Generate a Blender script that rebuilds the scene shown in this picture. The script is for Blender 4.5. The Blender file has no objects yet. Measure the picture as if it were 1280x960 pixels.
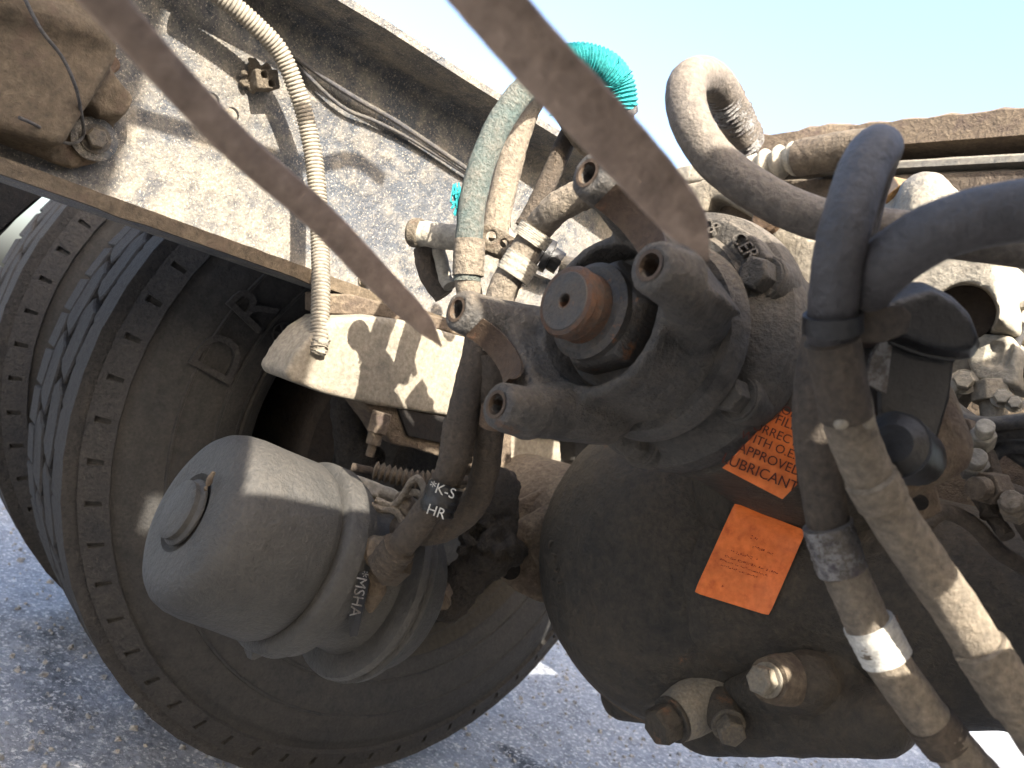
import bpy, bmesh, math, random
from mathutils import Vector, Matrix
from mathutils import noise as mn
random.seed(7)
R_ = math.radians
sc = bpy.context.scene
COL = sc.collection

# ------------------------------------------------------------------ camera
# world: X = across the truck, Y = along the frame rails, Z = up; ground at z = 0
H = 0.604
AX = (Vector((0.62888, 0.72765, 0.27393)), Vector((0.15248, 0.23006, -0.96116)), Vector((-0.76240, 0.64622, 0.03373)))
RIGHT, DOWN, FWD = AX
ORG = Vector((0, 0, H))
cam_d = bpy.data.cameras.new('camera')
cam = bpy.data.objects.new('camera', cam_d); COL.objects.link(cam); sc.camera = cam
m = Matrix.Identity(4)
for i in range(3):
    m[i][0] = RIGHT[i]; m[i][1] = -DOWN[i]; m[i][2] = -FWD[i]; m[i][3] = ORG[i]
cam.matrix_world = m
cam_d.sensor_width = 36; cam_d.lens = 28.125
cam_d.clip_start = 0.02; cam_d.clip_end = 3000
cam_d.dof.use_dof = True; cam_d.dof.focus_distance = 0.72; cam_d.dof.aperture_fstop = 10

# ------------------------------------------------------------------ light
SUN = Vector((1.0, -0.34, 0.75)).normalized()
sun_d = bpy.data.lights.new('sun', 'SUN'); sun_d.energy = 4.6; sun_d.angle = R_(0.5); sun_d.color = (1.0, 0.93, 0.82)
sun = bpy.data.objects.new('sun', sun_d); COL.objects.link(sun)
sun.rotation_euler = SUN.to_track_quat('Z', 'Y').to_euler()
world = bpy.data.worlds.new('World'); sc.world = world; world.use_nodes = True
nt = world.node_tree; sky = nt.nodes.new('ShaderNodeTexSky'); sky.sky_type = 'NISHITA'; sky.sun_disc = False
sky.sun_elevation = math.asin(SUN.z); sky.sun_rotation = math.atan2(SUN.x, SUN.y)
sky.dust_density = 6.5; sky.air_density = 1.0; sky.ozone_density = 0.4; sky.altitude = 200
nt.links.new(sky.outputs[0], nt.nodes['Background'].inputs[0]); nt.nodes['Background'].inputs[1].default_value = 0.15
sc.view_settings.view_transform = 'Standard'; sc.view_settings.look = 'None'
sc.view_settings.exposure = 2.15; sc.view_settings.gamma = 1.0
sc.render.engine = 'CYCLES'

# ------------------------------------------------------------------ placing helpers (a measured sight line cut by a real plane or distance)
def ray(px, py): return RIGHT*((px-640)/1000) + DOWN*((py-480)/1000) + FWD
def P(px, py, d): return ORG + ray(px, py)*d
def PX(px, py, x): r = ray(px, py); return ORG + r*(x/r.x)
def PY(px, py, y): r = ray(px, py); return ORG + r*(y/r.y)
def PZ(px, py, z): r = ray(px, py); return ORG + r*((z-H)/r.z)
V = lambda x, y, z: Vector((x, y, z+H))        # z measured from camera height

# ------------------------------------------------------------------ materials
MATS = {}
ALB = dict(rail_steel=.72, flange_mud=.6, cast_bracket_tan=.6, cast_iron_grey=1.1, yoke_iron=1.05, machined_saddle=.7, carrier_paint=.85, nut_steel=.8, stud_rust=.55,
           tyre_rubber=1.0, tread_rubber=.85, tread_groove=.5, drum_rust=.45, rim_steel=.22, chamber_paint=.37, beam_dust=.8, brown_casting=.85, mud_cake=.9, muddy_bar=3.0,
           hose_dusty=1.4, hose_brown=.95, hose_black=1.1, hose_grey=1.15,  conduit_dust=.8, dried_mud=.8, asphalt=2.9, pebbles=2.6, orange_label=1.8, label_ink=1, label_ink_faint=1, teal_sleeve=1, teal_bright=1,
           teal_sleeve_faded=.75, white_marking=1, black_plastic=.45, white_tape=.75, pale_dusty_block=.85)
def mat(name, base, dust=(.30,.25,.18), amt=.5, scale=18, rough=.75, metal=0, bump=.3, bscale=220, rust=None, ramt=.0, up=.35, sharp=.12, speck=.0, spec=.4, dark=None, coarse=0.0):
    if name in MATS: return MATS[name]
    k = ALB.get(name, .7)*.60; base = tuple(q*k for q in base); dust = tuple(q*k for q in dust)
    m = bpy.data.materials.new(name); m.use_nodes = True; MATS[name] = m
    N = m.node_tree.nodes; L = m.node_tree.links; b = N['Principled BSDF']
    tc = N.new('ShaderNodeTexCoord'); obj = tc.outputs['Object']
    def noise(s, det=6, ro=.6, off=0):
        mp = N.new('ShaderNodeMapping'); mp.inputs['Location'].default_value = (off, off*1.7, off*.6); L.new(obj, mp.inputs[0])
        n = N.new('ShaderNodeTexNoise'); n.inputs['Scale'].default_value = s; n.inputs['Detail'].default_value = det
        n.inputs['Roughness'].default_value = ro; L.new(mp.outputs[0], n.inputs['Vector']); return n.outputs[0]
    def ramp(v, lo, hi):
        r = N.new('ShaderNodeMapRange'); r.inputs[1].default_value = lo; r.inputs[2].default_value = hi; L.new(v, r.inputs[0]); return r.outputs[0]
    def mix(f, a, c):
        x = N.new('ShaderNodeMix'); x.data_type = 'RGBA'
        if hasattr(f, 'links'): L.new(f, x.inputs[0])
        else: x.inputs[0].default_value = f
        for i, q in ((6, a), (7, c)):
            if hasattr(q, 'links'): L.new(q, x.inputs[i])
            else: x.inputs[i].default_value = (*q, 1)
        return x.outputs[2]
    def math_(op, a, c):
        x = N.new('ShaderNodeMath'); x.operation = op
        for i, q in ((0, a), (1, c)):
            if hasattr(q, 'links'): L.new(q, x.inputs[i])
            else: x.inputs[i].default_value = q
        return x.outputs[0]
    n1 = noise(scale, 8, .65); n2 = noise(scale*7, 6, .7, 3.1); n3 = noise(bscale, 4, .6, 7.7)
    geo = N.new('ShaderNodeNewGeometry'); sx = N.new('ShaderNodeSeparateXYZ'); L.new(geo.outputs['Normal'], sx.inputs[0])
    upf = math_('MULTIPLY', math_('MAXIMUM', sx.outputs[2], 0.0), up*.35)
    v = math_('ADD', math_('ADD', math_('MULTIPLY', n1, .55), math_('MULTIPLY', n2, .45)), upf)
    c = 1 - amt; c = .28 + c*.44
    f = ramp(v, c-sharp, c+sharp)
    var = mix(ramp(n2, .3, .7), tuple(q*.55 for q in base), tuple(min(1, q*1.45) for q in base))
    dv = mix(ramp(n3, .3, .75), tuple(q*.58 for q in dust), tuple(min(1, q*1.25) for q in dust))
    col = mix(f, var, dv)
    if dark: col = mix(ramp(noise(scale*2.3, 5, .6, 11), .55, .7), col, dark)
    if rust:
        rf = ramp(noise(scale*1.6, 7, .7, 5.3), .68-ramt*.3, .80-ramt*.3); col = mix(rf, col, rust)
    if speck:
        sp = ramp(noise(bscale*1.3, 3, .8, 9.1), .60-speck*.2, .66-speck*.2); col = mix(sp, col, tuple(min(1, q*1.5) for q in dust))
    L.new(col, b.inputs['Base Color'])
    rr = N.new('ShaderNodeMapRange'); rr.inputs[3].default_value = rough; rr.inputs[4].default_value = min(1, rough+.25); L.new(f, rr.inputs[0])
    L.new(rr.outputs[0], b.inputs['Roughness'])
    if metal:
        mm = math_('MULTIPLY', math_('SUBTRACT', 1.0, f), metal); L.new(mm, b.inputs['Metallic'])
    b.inputs['Specular IOR Level'].default_value = spec
    h = math_('ADD', math_('MULTIPLY', n3, .5), math_('ADD', math_('MULTIPLY', f, .6), math_('MULTIPLY', n2, .8)))
    bp = N.new('ShaderNodeBump'); bp.inputs['Strength'].default_value = bump; bp.inputs['Distance'].default_value = .006
    L.new(h, bp.inputs['Height'])
    if coarse:
        bp2 = N.new('ShaderNodeBump'); bp2.inputs['Strength'].default_value = coarse; bp2.inputs['Distance'].default_value = .02
        L.new(n1, bp2.inputs['Height']); L.new(bp.outputs[0], bp2.inputs['Normal']); L.new(bp2.outputs[0], b.inputs['Normal'])
    else: L.new(bp.outputs[0], b.inputs['Normal'])
    return m
M = {}
M['rail'] = mat('rail_steel', (.115,.135,.165), (.50,.44,.35), .45, 8, .5, 0, .6, 330, rust=(.16,.09,.05), ramt=.02, up=.5, sharp=.09, speck=.12, dark=(.045,.05,.06))
M['flange_mud'] = mat('flange_mud', (.10,.08,.065), (.30,.24,.17), .55, 9, .8, 0, .8, 160, rust=(.13,.07,.04), ramt=.15)
M['bracket'] = mat('cast_bracket_tan', (.22,.16,.10), (.36,.28,.19), .55, 14, .8, 0, .5, 180, dark=(.10,.07,.05))
M['cast'] = mat('cast_iron_grey', (.060,.060,.058), (.17,.145,.115), .42, 14, .6, 0, .7, 260, rust=(.17,.075,.03), ramt=.05, up=.9, sharp=.2)
M['yoke'] = mat('yoke_iron', (.070,.075,.08), (.20,.165,.125), .46, 13, .55, .0, .8, 300, rust=(.15,.075,.035), ramt=.08, up=.8, sharp=.22, dark=(.03,.028,.026))
M['machined'] = mat('machined_saddle', (.13,.08,.05), (.2,.14,.09), .4, 25, .5, .2, .35, 300, rust=(.16,.07,.035), ramt=.25)
M['bowl'] = mat('carrier_paint', (.036,.037,.034), (.16,.125,.085), .43, 11, .5, 0, .75, 200, rust=(.22,.10,.04), ramt=.06, up=.5, sharp=.2, speck=.0)
M['nut'] = mat('nut_steel', (.12,.12,.12), (.17,.13,.09), .4, 40, .45, .4, .35, 400, rust=(.30,.12,.04), ramt=.25)
M['stud'] = mat('stud_rust', (.17,.15,.13), (.34,.14,.05), .5, 28, .5, .2, .4, 400, rust=(.42,.15,.04), ramt=.25, up=.1)
M['tyre'] = mat('tyre_rubber', (.020,.021,.024), (.078,.072,.064), .45, 9, .7, 0, .35, 260, up=.3, sharp=.22, spec=.3)
M['tread'] = mat('tread_rubber', (.036,.037,.041), (.12,.108,.095), .45, 22, .75, 0, .8, 260, sharp=.22, spec=.3)
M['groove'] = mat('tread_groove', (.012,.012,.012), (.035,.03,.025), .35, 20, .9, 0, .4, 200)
M['drum'] = mat('drum_rust', (.10,.075,.055), (.18,.13,.09), .5, 12, .8, 0, .5, 150, rust=(.16,.07,.035), ramt=.2)
M['rim'] = mat('rim_steel', (.13,.125,.12), (.26,.22,.16), .55, 12, .7, 0, .4, 150)
M['chamber'] = mat('chamber_paint', (.15,.165,.175), (.27,.235,.19), .40, 7, .5, 0, .5, 260, rust=(.20,.10,.06), ramt=-.02, up=.5, sharp=.3)
M['cream'] = mat('beam_dust', (.34,.30,.24), (.55,.48,.37), .62, 10, .8, 0, .35, 200, rust=(.24,.15,.09), ramt=-.0, up=.6, sharp=.2)
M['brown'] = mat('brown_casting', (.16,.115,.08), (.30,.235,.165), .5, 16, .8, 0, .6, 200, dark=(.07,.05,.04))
M['mudcake'] = mat('mud_cake', (.055,.05,.045), (.15,.12,.09), .45, 40, .9, 0, 1.0, 150, sharp=.15, coarse=.8)
M['bar'] = mat('muddy_bar', (.13,.094,.072), (.23,.175,.135), .45, 12, .75, 0, .5, 160, sharp=.25)
M['hose'] = mat('hose_dusty', (.12,.105,.09), (.34,.28,.205), .55, 26, .75, 0, .8, 240, up=.7, sharp=.2)
M['hose_mid'] = mat('hose_brown', (.075,.062,.052), (.20,.155,.11), .5, 30, .7, 0, .7, 240, up=.5, sharp=.22)
M['hose_black'] = mat('hose_black', (.034,.033,.037), (.125,.113,.110), .38, 14, .42, 0, .45, 300, up=.6, sharp=.3, spec=.55)
M['hose_grey'] = mat('hose_grey', (.085,.08,.08), (.30,.25,.195), .50, 16, .6, 0, .5, 260, up=.8, sharp=.3)
M['conduit'] = mat('conduit_dust', (.34,.31,.26), (.52,.46,.36), .6, 20, .7, 0, .25, 240)
M['wire'] = mat('wire_grey', (.10,.10,.11), (.28,.25,.2), .35, 30, .6, 0, .3, 300)
M['sleeve'] = mat('teal_sleeve', (.0,.30,.32), (.30,.36,.33), .25, 30, .6, 0, .6, 300, sharp=.14)
M['sleeve_old'] = mat('teal_sleeve_faded', (.14,.28,.28), (.46,.44,.37), .58, 34, .8, 0, 1.0, 300, sharp=.16)
M['teal'] = mat('teal_bright', (.0,.40,.42), (.05,.42,.42), .4, 40, .6, 0, .5, 300)
M['mud'] = mat('dried_mud', (.34,.27,.19), (.52,.44,.33), .5, 40, .9, 0, 1.0, 200, dark=(.14,.10,.07))
M['brass'] = mat('brass_fitting', (.42,.22,.07), (.45,.32,.17), .4, 40, .4, .5, .3, 300)
M['copperpaint'] = mat('brown_fitting', (.20,.12,.07), (.30,.2,.12), .4, 30, .5, .1, .4, 300)
M['tape'] = mat('white_tape', (.60,.58,.56), (.30,.26,.22), .5, 60, .6, 0, .7, 200, sharp=.04, dark=(.07,.06,.07))
M['tape_white'] = mat('white_marking', (.78,.76,.70), (.6,.56,.48), .3, 60, .6, 0, .3, 200)
M['black'] = mat('black_plastic', (.016,.018,.023), (.09,.08,.07), .16, 16, .30, 0, .25, 300, up=.9, sharp=.25, spec=.5)
M['orange'] = mat('orange_label', (.80,.15,.02), (.46,.14,.05), .38, 16, .42, 0, .12, 120, up=0, sharp=.2)
M['ink'] = mat('label_ink', (.10,.02,.01), (.2,.04,.02), .3, 60, .6, 0, 0, 100)
M['ink_faint'] = mat('label_ink_faint', (.30,.045,.015), (.5,.08,.02), .5, 60, .6, 0, 0, 100)
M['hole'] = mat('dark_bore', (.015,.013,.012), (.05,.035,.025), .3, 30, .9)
M['alu'] = mat('cast_aluminium', (.34,.34,.33), (.50,.45,.36), .5, 16, .5, .3, .5, 220)
M['pale'] = mat('pale_dusty_block', (.50,.46,.38), (.62,.56,.45), .5, 20, .7, 0, .4, 240, dark=(.22,.19,.15))
M['beam_brown'] = mat('brown_beam', (.13,.095,.07), (.30,.245,.18), .45, 7, .8, 0, .7, 160, rust=(.28,.12,.05), ramt=.05)
M['steelpale'] = mat('pale_edge', (.30,.30,.28), (.44,.40,.33), .5, 15, .6, 0, .3, 200)
M['bolt'] = mat('bolt_dusty', (.16,.15,.14), (.34,.28,.2), .5, 50, .55, .2, .4, 300)
M['bolt_pale'] = mat('bolt_bright', (.45,.42,.36), (.55,.46,.33), .5, 50, .5, .2, .4, 300, rust=(.3,.13,.05), ramt=.05)
M['fender'] = mat('fender_black', (.03,.027,.025), (.08,.065,.05), .4, 10, .8)
M['asphalt'] = mat('asphalt', (.078,.090,.115), (.20,.20,.20), .42, 3, .85, 0, 1.0, 95, up=0, sharp=.3, speck=.25, dark=(.04,.043,.05), coarse=.15)
M['pebble'] = mat('pebbles', (.09,.10,.115), (.25,.23,.20), .45, 30, .85, 0, .5, 200)

# ------------------------------------------------------------------ object helpers
def empty(name, loc, label, cat, group=None):
    o = bpy.data.objects.new(name, None); COL.objects.link(o); o.location = loc; o.empty_display_size = .05
    o['label'] = label; o['category'] = cat
    if group: o['group'] = group
    return o
def wloc(o):
    l = o.location.copy()
    while o.parent: o = o.parent; l += o.location
    return l
def obj(name, bm, material, parent=None, label=None, cat=None, group=None, kind=None, smooth=35, bevel=0, seg=2):
    me = bpy.data.meshes.new(name)
    if isinstance(bm, bpy.types.Mesh): me = bm; me.name = name
    else:
        bmesh.ops.recalc_face_normals(bm, faces=bm.faces); bm.to_mesh(me); bm.free()
    if parent: base = wloc(parent)
    else:
        c = [v.co for v in me.vertices]
        base = Vector([(min(q[i] for q in c)+max(q[i] for q in c))/2 for i in range(3)]) if c else Vector()
        if c: base.z = min(q[2] for q in c)
    if parent:
        # the part gets its own origin, at the middle of its mesh
        c = [v.co for v in me.vertices]
        mid = Vector([(min(q[i] for q in c)+max(q[i] for q in c))/2 for i in range(3)])
        me.transform(Matrix.Translation(-mid)); loc = mid-base
    else: me.transform(Matrix.Translation(-base)); loc = base
    me.materials.clear(); me.materials.append(material)
    me.polygons.foreach_set('use_smooth', [True]*len(me.polygons)); me.set_sharp_from_angle(angle=R_(smooth))
    o = bpy.data.objects.new(name, me); COL.objects.link(o); o.location = loc
    if parent: o.parent = parent
    if label: o['label'] = label
    if cat: o['category'] = cat
    if group: o['group'] = group
    if kind: o['kind'] = kind
    if bevel:
        b = o.modifiers.new('bevel', 'BEVEL'); b.width = bevel; b.segments = seg; b.limit_method = 'ANGLE'; b.angle_limit = R_(40)
    return o
def copy_tree(o, parent=None, loc=None):
    c = o.copy(); COL.objects.link(c); c.parent = parent
    if loc is not None: c.location = loc
    for ch in list(o.children): copy_tree(ch, c)
    return c
def joinbm(bms):
    a = bmesh.new()
    for b in bms:
        me = bpy.data.meshes.new('t'); b.to_mesh(me); b.free(); a.from_mesh(me); bpy.data.meshes.remove(me)
    return a
def frame(d, hint=Vector((0,0,1))):
    d = d.normalized()
    if abs(d.dot(hint)) > .95: hint = Vector((1,0,0))
    u = hint.cross(d).normalized(); w = d.cross(u).normalized(); return u, w
def catmull(pts, n=10):
    if len(pts) < 3: 
        return [pts[0].lerp(pts[-1], i/n) for i in range(n+1)]
    out = []
    q = [pts[0]*2-pts[1]] + list(pts) + [pts[-1]*2-pts[-2]]
    for i in range(1, len(q)-2):
        a, b, c, d = q[i-1:i+3]
        for k in range(n):
            t = k/n
            out.append(.5*((2*b)+(c-a)*t+(2*a-5*b+4*c-d)*t*t+(-a+3*b-3*c+d)*t**3))
    out.append(pts[-1].copy()); return out
def resample(path, step):
    out = [path[0].copy()]; acc = 0; 
    for a, b in zip(path, path[1:]):
        L = (b-a).length
        while acc+L >= step:
            t = (step-acc)/L; a = a.lerp(b, t); L = (b-a).length; out.append(a.copy()); acc = 0
        acc += L
    return out
def tube(pts, r, seg=16, sm=10, step=None, mod=None, cap=True, lump=0, smoothpath=True):
    path = catmull(pts, sm) if smoothpath else pts
    if step: path = resample(path, step)
    n = len(path); bm = bmesh.new(); rings = []
    u = None
    ph = random.random()*9
    for i, p in enumerate(path):
        d = (path[min(i+1, n-1)]-path[max(i-1, 0)]).normalized()
        if u is None: u, w = frame(d)
        else:
            u = (u-d*u.dot(d)).normalized(); w = d.cross(u)
        t = i/(n-1)
        if callable(r): rr = r(t)
        elif isinstance(r, (list, tuple)):
            s = t*(len(r)-1); k = min(int(s), len(r)-2); rr = r[k]+(r[k+1]-r[k])*(s-k)
        else: rr = r
        if mod: rr *= mod(i)
        ring = []
        for k in range(seg):
            a = 2*math.pi*k/seg
            q = rr*(1+lump*(math.sin(i*.9+ph+2*math.sin(a*2+ph))*math.sin(a*3+i*.35)))
            ring.append(bm.verts.new(p+u*math.cos(a)*q+w*math.sin(a)*q))
        rings.append(ring)
    for a, b in zip(rings, rings[1:]):
        for k in range(seg): bm.faces.new((a[k], a[(k+1)%seg], b[(k+1)%seg], b[k]))
    if cap:
        bm.faces.new(rings[0][::-1]); bm.faces.new(rings[-1])
    return bm
def lathe(p0, p1, prof, seg=48, a0=0, closed=False):
    """prof: (distance from p0 along the axis in metres, radius)"""
    d = (p1-p0).normalized(); u, w = frame(d); bm = bmesh.new(); rings = []
    for t, r in prof:
        c = p0+d*t
        if r < 1e-5: rings.append([bm.verts.new(c)]); continue
        rings.append([bm.verts.new(c+(u*math.cos(2*math.pi*k/seg+a0)+w*math.sin(2*math.pi*k/seg+a0))*r) for k in range(seg)])
    pairs = list(zip(rings, rings[1:]))
    if closed: pairs.append((rings[-1], rings[0]))
    for a, b in pairs:
        for k in range(seg):
            k2 = (k+1)%seg
            if len(a) == 1 and len(b) == 1: continue
            if len(a) == 1: bm.faces.new((a[0], b[k2], b[k]))
            elif len(b) == 1: bm.faces.new((a[k], a[k2], b[0]))
            else: bm.faces.new((a[k], a[k2], b[k2], b[k]))
    return bm
def cyl(p0, p1, r, seg=24, r2=None):
    L = (p1-p0).length; r2 = r if r2 is None else r2
    return lathe(p0, p1, [(0,0),(0,r),(L,r2),(L,0)], seg)
def hexbolt(p0, d, r, h, wr=None):
    """hex head on a washer, standing up from p0 along d"""
    d = d.normalized(); wr = wr or r*1.35
    a = lathe(p0, p0+d, [(0,0),(0,wr),(h*.22,wr),(h*.22,0)], 24)
    b = lathe(p0+d*h*.2, p0+d*2, [(0,0),(0,r),(h*.85,r),(h,r*.86),(h,0)], 6, a0=random.random())
    return joinbm([a, b])
def prism(outline, thick, bm=None):
    bm = bm or bmesh.new(); a = [bm.verts.new(p) for p in outline]; b = [bm.verts.new(p+thick) for p in outline]; n = len(a)
    bm.faces.new(a); bm.faces.new(b[::-1])
    for i in range(n): bm.faces.new((a[i], b[i], b[(i+1)%n], a[(i+1)%n]))
    bmesh.ops.triangulate(bm, faces=[f for f in bm.faces if len(f.verts) > 4])
    return bm
def hull(points):
    bm = bmesh.new()
    for p in points: bm.verts.new(p)
    r = bmesh.ops.convex_hull(bm, input=bm.verts)
    bmesh.ops.delete(bm, geom=[g for g in r['geom_unused'] if isinstance(g, bmesh.types.BMVert)], context='VERTS')
    return bm
def box(c, sx, sy, sz, rot=None):
    bm = bmesh.new(); bmesh.ops.create_cube(bm, size=1)
    mt = Matrix.Translation(c) @ (rot.to_4x4() if rot else Matrix.Identity(4)) @ Matrix.Diagonal((sx, sy, sz, 1))
    bm.transform(mt); return bm
def ball(c, r, s=(1,1,1), sub=3):
    bm = bmesh.new(); bmesh.ops.create_icosphere(bm, subdivisions=sub, radius=r)
    bm.transform(Matrix.Translation(c) @ Matrix.Diagonal((*s, 1))); return bm
def strand(a, b, ra, rb, seg=14):
    return hull([p for c, r in ((a, ra), (b, rb)) for p in [c+Vector((math.sin(t)*math.cos(f), math.sin(t)*math.sin(f), math.cos(t)))*r for t in (0, .6, 1.2, 1.57, 1.95, 2.55, 3.14) for f in [k*2*math.pi/seg for k in range(seg)]]])
_tex = {}
def clouds(size):
    if size not in _tex:
        t = bpy.data.textures.new('clouds', 'CLOUDS'); t.noise_scale = size; t.noise_depth = 3; _tex[size] = t
    return _tex[size]
def casting(bms, cut=(), voxel=.003, smooth=4, disp=.0015, dsize=.02):
    """weld pieces into one cast body, cut the openings, round it and roughen the skin; returns a mesh"""
    bm = joinbm(bms); bmesh.ops.recalc_face_normals(bm, faces=bm.faces)
    me = bpy.data.meshes.new('c'); bm.to_mesh(me); bm.free()
    o = bpy.data.objects.new('c', me); COL.objects.link(o); tmp = [o]
    r = o.modifiers.new('r', 'REMESH'); r.mode = 'VOXEL'; r.voxel_size = voxel
    if smooth: s = o.modifiers.new('s', 'SMOOTH'); s.factor = .6; s.iterations = smooth
    for i, c in enumerate(cut):
        bmesh.ops.recalc_face_normals(c, faces=c.faces)
        mc = bpy.data.meshes.new('k'); c.to_mesh(mc); c.free(); oc = bpy.data.objects.new('k', mc); COL.objects.link(oc); tmp.append(oc)
        b = o.modifiers.new('b%d'%i, 'BOOLEAN'); b.operation = 'DIFFERENCE'; b.object = oc; b.solver = 'EXACT'
    if cut:
        r = o.modifiers.new('r2', 'REMESH'); r.mode = 'VOXEL'; r.voxel_size = voxel
        s = o.modifiers.new('s2', 'SMOOTH'); s.factor = .5; s.iterations = 2
    if disp:
        d = o.modifiers.new('d', 'DISPLACE'); d.texture = clouds(dsize); d.strength = disp; d.mid_level = .5; d.texture_coords = 'LOCAL'
    bpy.context.view_layer.update()
    dg = bpy.context.evaluated_depsgraph_get()
    out = bpy.data.meshes.new_from_object(o.evaluated_get(dg))
    for t in tmp:
        q = t.data; bpy.data.objects.remove(t); bpy.data.meshes.remove(q)
    return out
def text(name, s, size, mt, pos, xdir, ydir, depth, material, parent, label=None, warp=None):
    cu = bpy.data.curves.new('txt', 'FONT'); cu.body = s; cu.size = size; cu.extrude = depth; cu.align_x = 'CENTER'; cu.align_y = 'CENTER'; cu.resolution_u = 3
    o = bpy.data.objects.new('txt', cu); COL.objects.link(o); bpy.context.view_layer.update()
    me = bpy.data.meshes.new_from_object(o.evaluated_get(bpy.context.evaluated_depsgraph_get()))
    bpy.data.objects.remove(o); bpy.data.curves.remove(cu)
    x = xdir.normalized(); z = x.cross(ydir).normalized(); y = z.cross(x)
    if warp:
        for v in me.vertices: v.co = warp(v.co)
    else:
        T = Matrix(((x.x,y.x,z.x,pos.x),(x.y,y.y,z.y,pos.y),(x.z,y.z,z.z,pos.z),(0,0,0,1))); me.transform(T)
    return obj(name, me, material, parent, label=label)

# ================================================================== ground
g = bmesh.new()
xs = [-900,-60,-12,-5]+[-3+i*.02 for i in range(151)]+[3,12,60,900]
ys = [-900,-60,-12,-3]+[-.6+i*.02 for i in range(146)]+[5,12,60,900]
def gh(x, y):
    if -3 <= x <= .01 and -.6 <= y <= 2.31: return .010*mn.noise(Vector((x*3, y*3, 0)))+.005*mn.noise(Vector((x*14, y*14, 2)))+.002*mn.noise(Vector((x*40, y*40, 5)))-.004
    return -.004
vv = [[g.verts.new((x, y, gh(x, y))) for y in ys] for x in xs]
for i in range(len(xs)-1):
    for j in range(len(ys)-1): g.faces.new((vv[i][j], vv[i+1][j], vv[i+1][j+1], vv[i][j+1]))
obj('ground', g, M['asphalt'], kind='structure')
pb = bmesh.new()
for i in range(5200):
    x = random.uniform(-2.6, -.05); y = random.uniform(-.4, 2.2); s = random.choice((.0022,.003,.0035,.0045,.006))*random.uniform(.7,1.3)
    if random.random() < .02: s *= 1.8
    a = random.random()*3; z = gh(x, y)+s*.3
    vs = [pb.verts.new((x+s*random.uniform(.7,1.3)*math.cos(a+k*2.1), y+s*random.uniform(.7,1.3)*math.sin(a+k*2.1), z-s*.6)) for k in range(3)]
    t1 = [pb.verts.new((x+s*random.uniform(.4,.9)*math.cos(a+1+k*2.1), y+s*random.uniform(.4,.9)*math.sin(a+1+k*2.1), z+s*random.uniform(.3,.7))) for k in range(3)]
    pb.faces.new(t1)
    for k in range(3):
        pb.faces.new((vs[k], vs[(k+1)%3], t1[k])); pb.faces.new((vs[(k+1)%3], t1[(k+1)%3], t1[k]))
obj('loose_gravel', pb, M['pebble'], label='small loose gravel scattered on the asphalt', cat='gravel', kind='stuff')

# ================================================================== frame rails
def channel(xweb, xlip, y0, y1, zb, zt, t=.009, holes=()):
    s = 1 if xlip > xweb else -1; W = xweb-s*t
    # section (x, z) of the C channel, with a rounded inner corner
    r = .012
    sec = [(W, zb), (xlip, zb), (xlip, zb+t), (xweb+s*r, zb+t), (xweb+s*r*.3, zb+t+r*.3), (xweb, zb+t+r), (xweb, zt-t-r), (xweb+s*r*.3, zt-t-r*.3), (xweb+s*r, zt-t), (xlip, zt-t), (xlip, zt), (W, zt)]
    bm = bmesh.new(); N = 60; rings = []
    for i in range(N+1):
        y = y0+(y1-y0)*i/N
        rings.append([bm.verts.new(V(x+(.0012*math.sin(y*31+z*9) if abs(x-xlip) < 1e-6 else 0), y, z+(.0010*math.sin(y*23+x*40) if abs(x-xlip) < 1e-6 else 0))) for x, z in sec])
    n = len(sec)
    for a, b in zip(rings, rings[1:]):
        for k in range(n): bm.faces.new((a[k], b[k], b[(k+1)%n], a[(k+1)%n]))
    bm.faces.new(rings[0]); bm.faces.new(rings[-1][::-1])
    return bm
WEB = -.91; LIP = -.82; ZB = .077; ZT = .376
rail = empty('frame_rail', V(WEB, .6, ZB), 'long dusty black steel C-channel truck frame rail above the inner tyre', 'frame rail', 'truck frame rails')
obj('rail_channel', channel(WEB, LIP, -1.2, 2.6, ZB, ZT), M['rail'], rail, smooth=50)
lm = bmesh.new(); rings = []
for i in range(160):
    y = -.02+i*.0065; a = .0008*mn.noise(Vector((y*60, 1, 0))); b = .0025*max(0, mn.noise(Vector((y*25, 5, 0))))
    rings.append([lm.verts.new(V(x, y, z)) for x, z in ((LIP-.004, ZB-.002-b), (LIP+.0022+a+b*.6, ZB-.0015-b), (LIP+.0026+a+b*.6, ZB+.0125+a), (LIP-.006, ZB+.0128+a))])
for a, b in zip(rings, rings[1:]):
    for k in range(4): lm.faces.new((a[k], a[(k+1)%4], b[(k+1)%4], b[k]))
lm.faces.new(rings[0]); lm.faces.new(rings[-1])
obj('lip_dirt', lm, M['bracket'], rail, smooth=60)
# caked dirt on the underside of the top flange and on the lips
def crust(pts, r, lump=.35, seg=8, flat=None):
    bm = tube(pts, r, seg=seg, sm=14, lump=lump)
    return bm
for px, py in ((265,125),(290,143)):
    c = PX(px, py, WEB)
    obj('rail_hole', cyl(c+Vector((-.004,0,0)), c+Vector((.0012,0,0)), .0075, 20), M['hole'], rail)
    obj('rail_bolt', hexbolt(c+Vector((0,-.002,-.003)), Vector((1,0,0)), .006, .007), M['bolt_pale'], rail)
for px, py in ((470,360),(455,350),(585,240)):
    c = PX(px, py, WEB)
    obj('rail_bolt', hexbolt(c, Vector((1,0,0)), .0065, .011), M['bolt'], rail)
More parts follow.
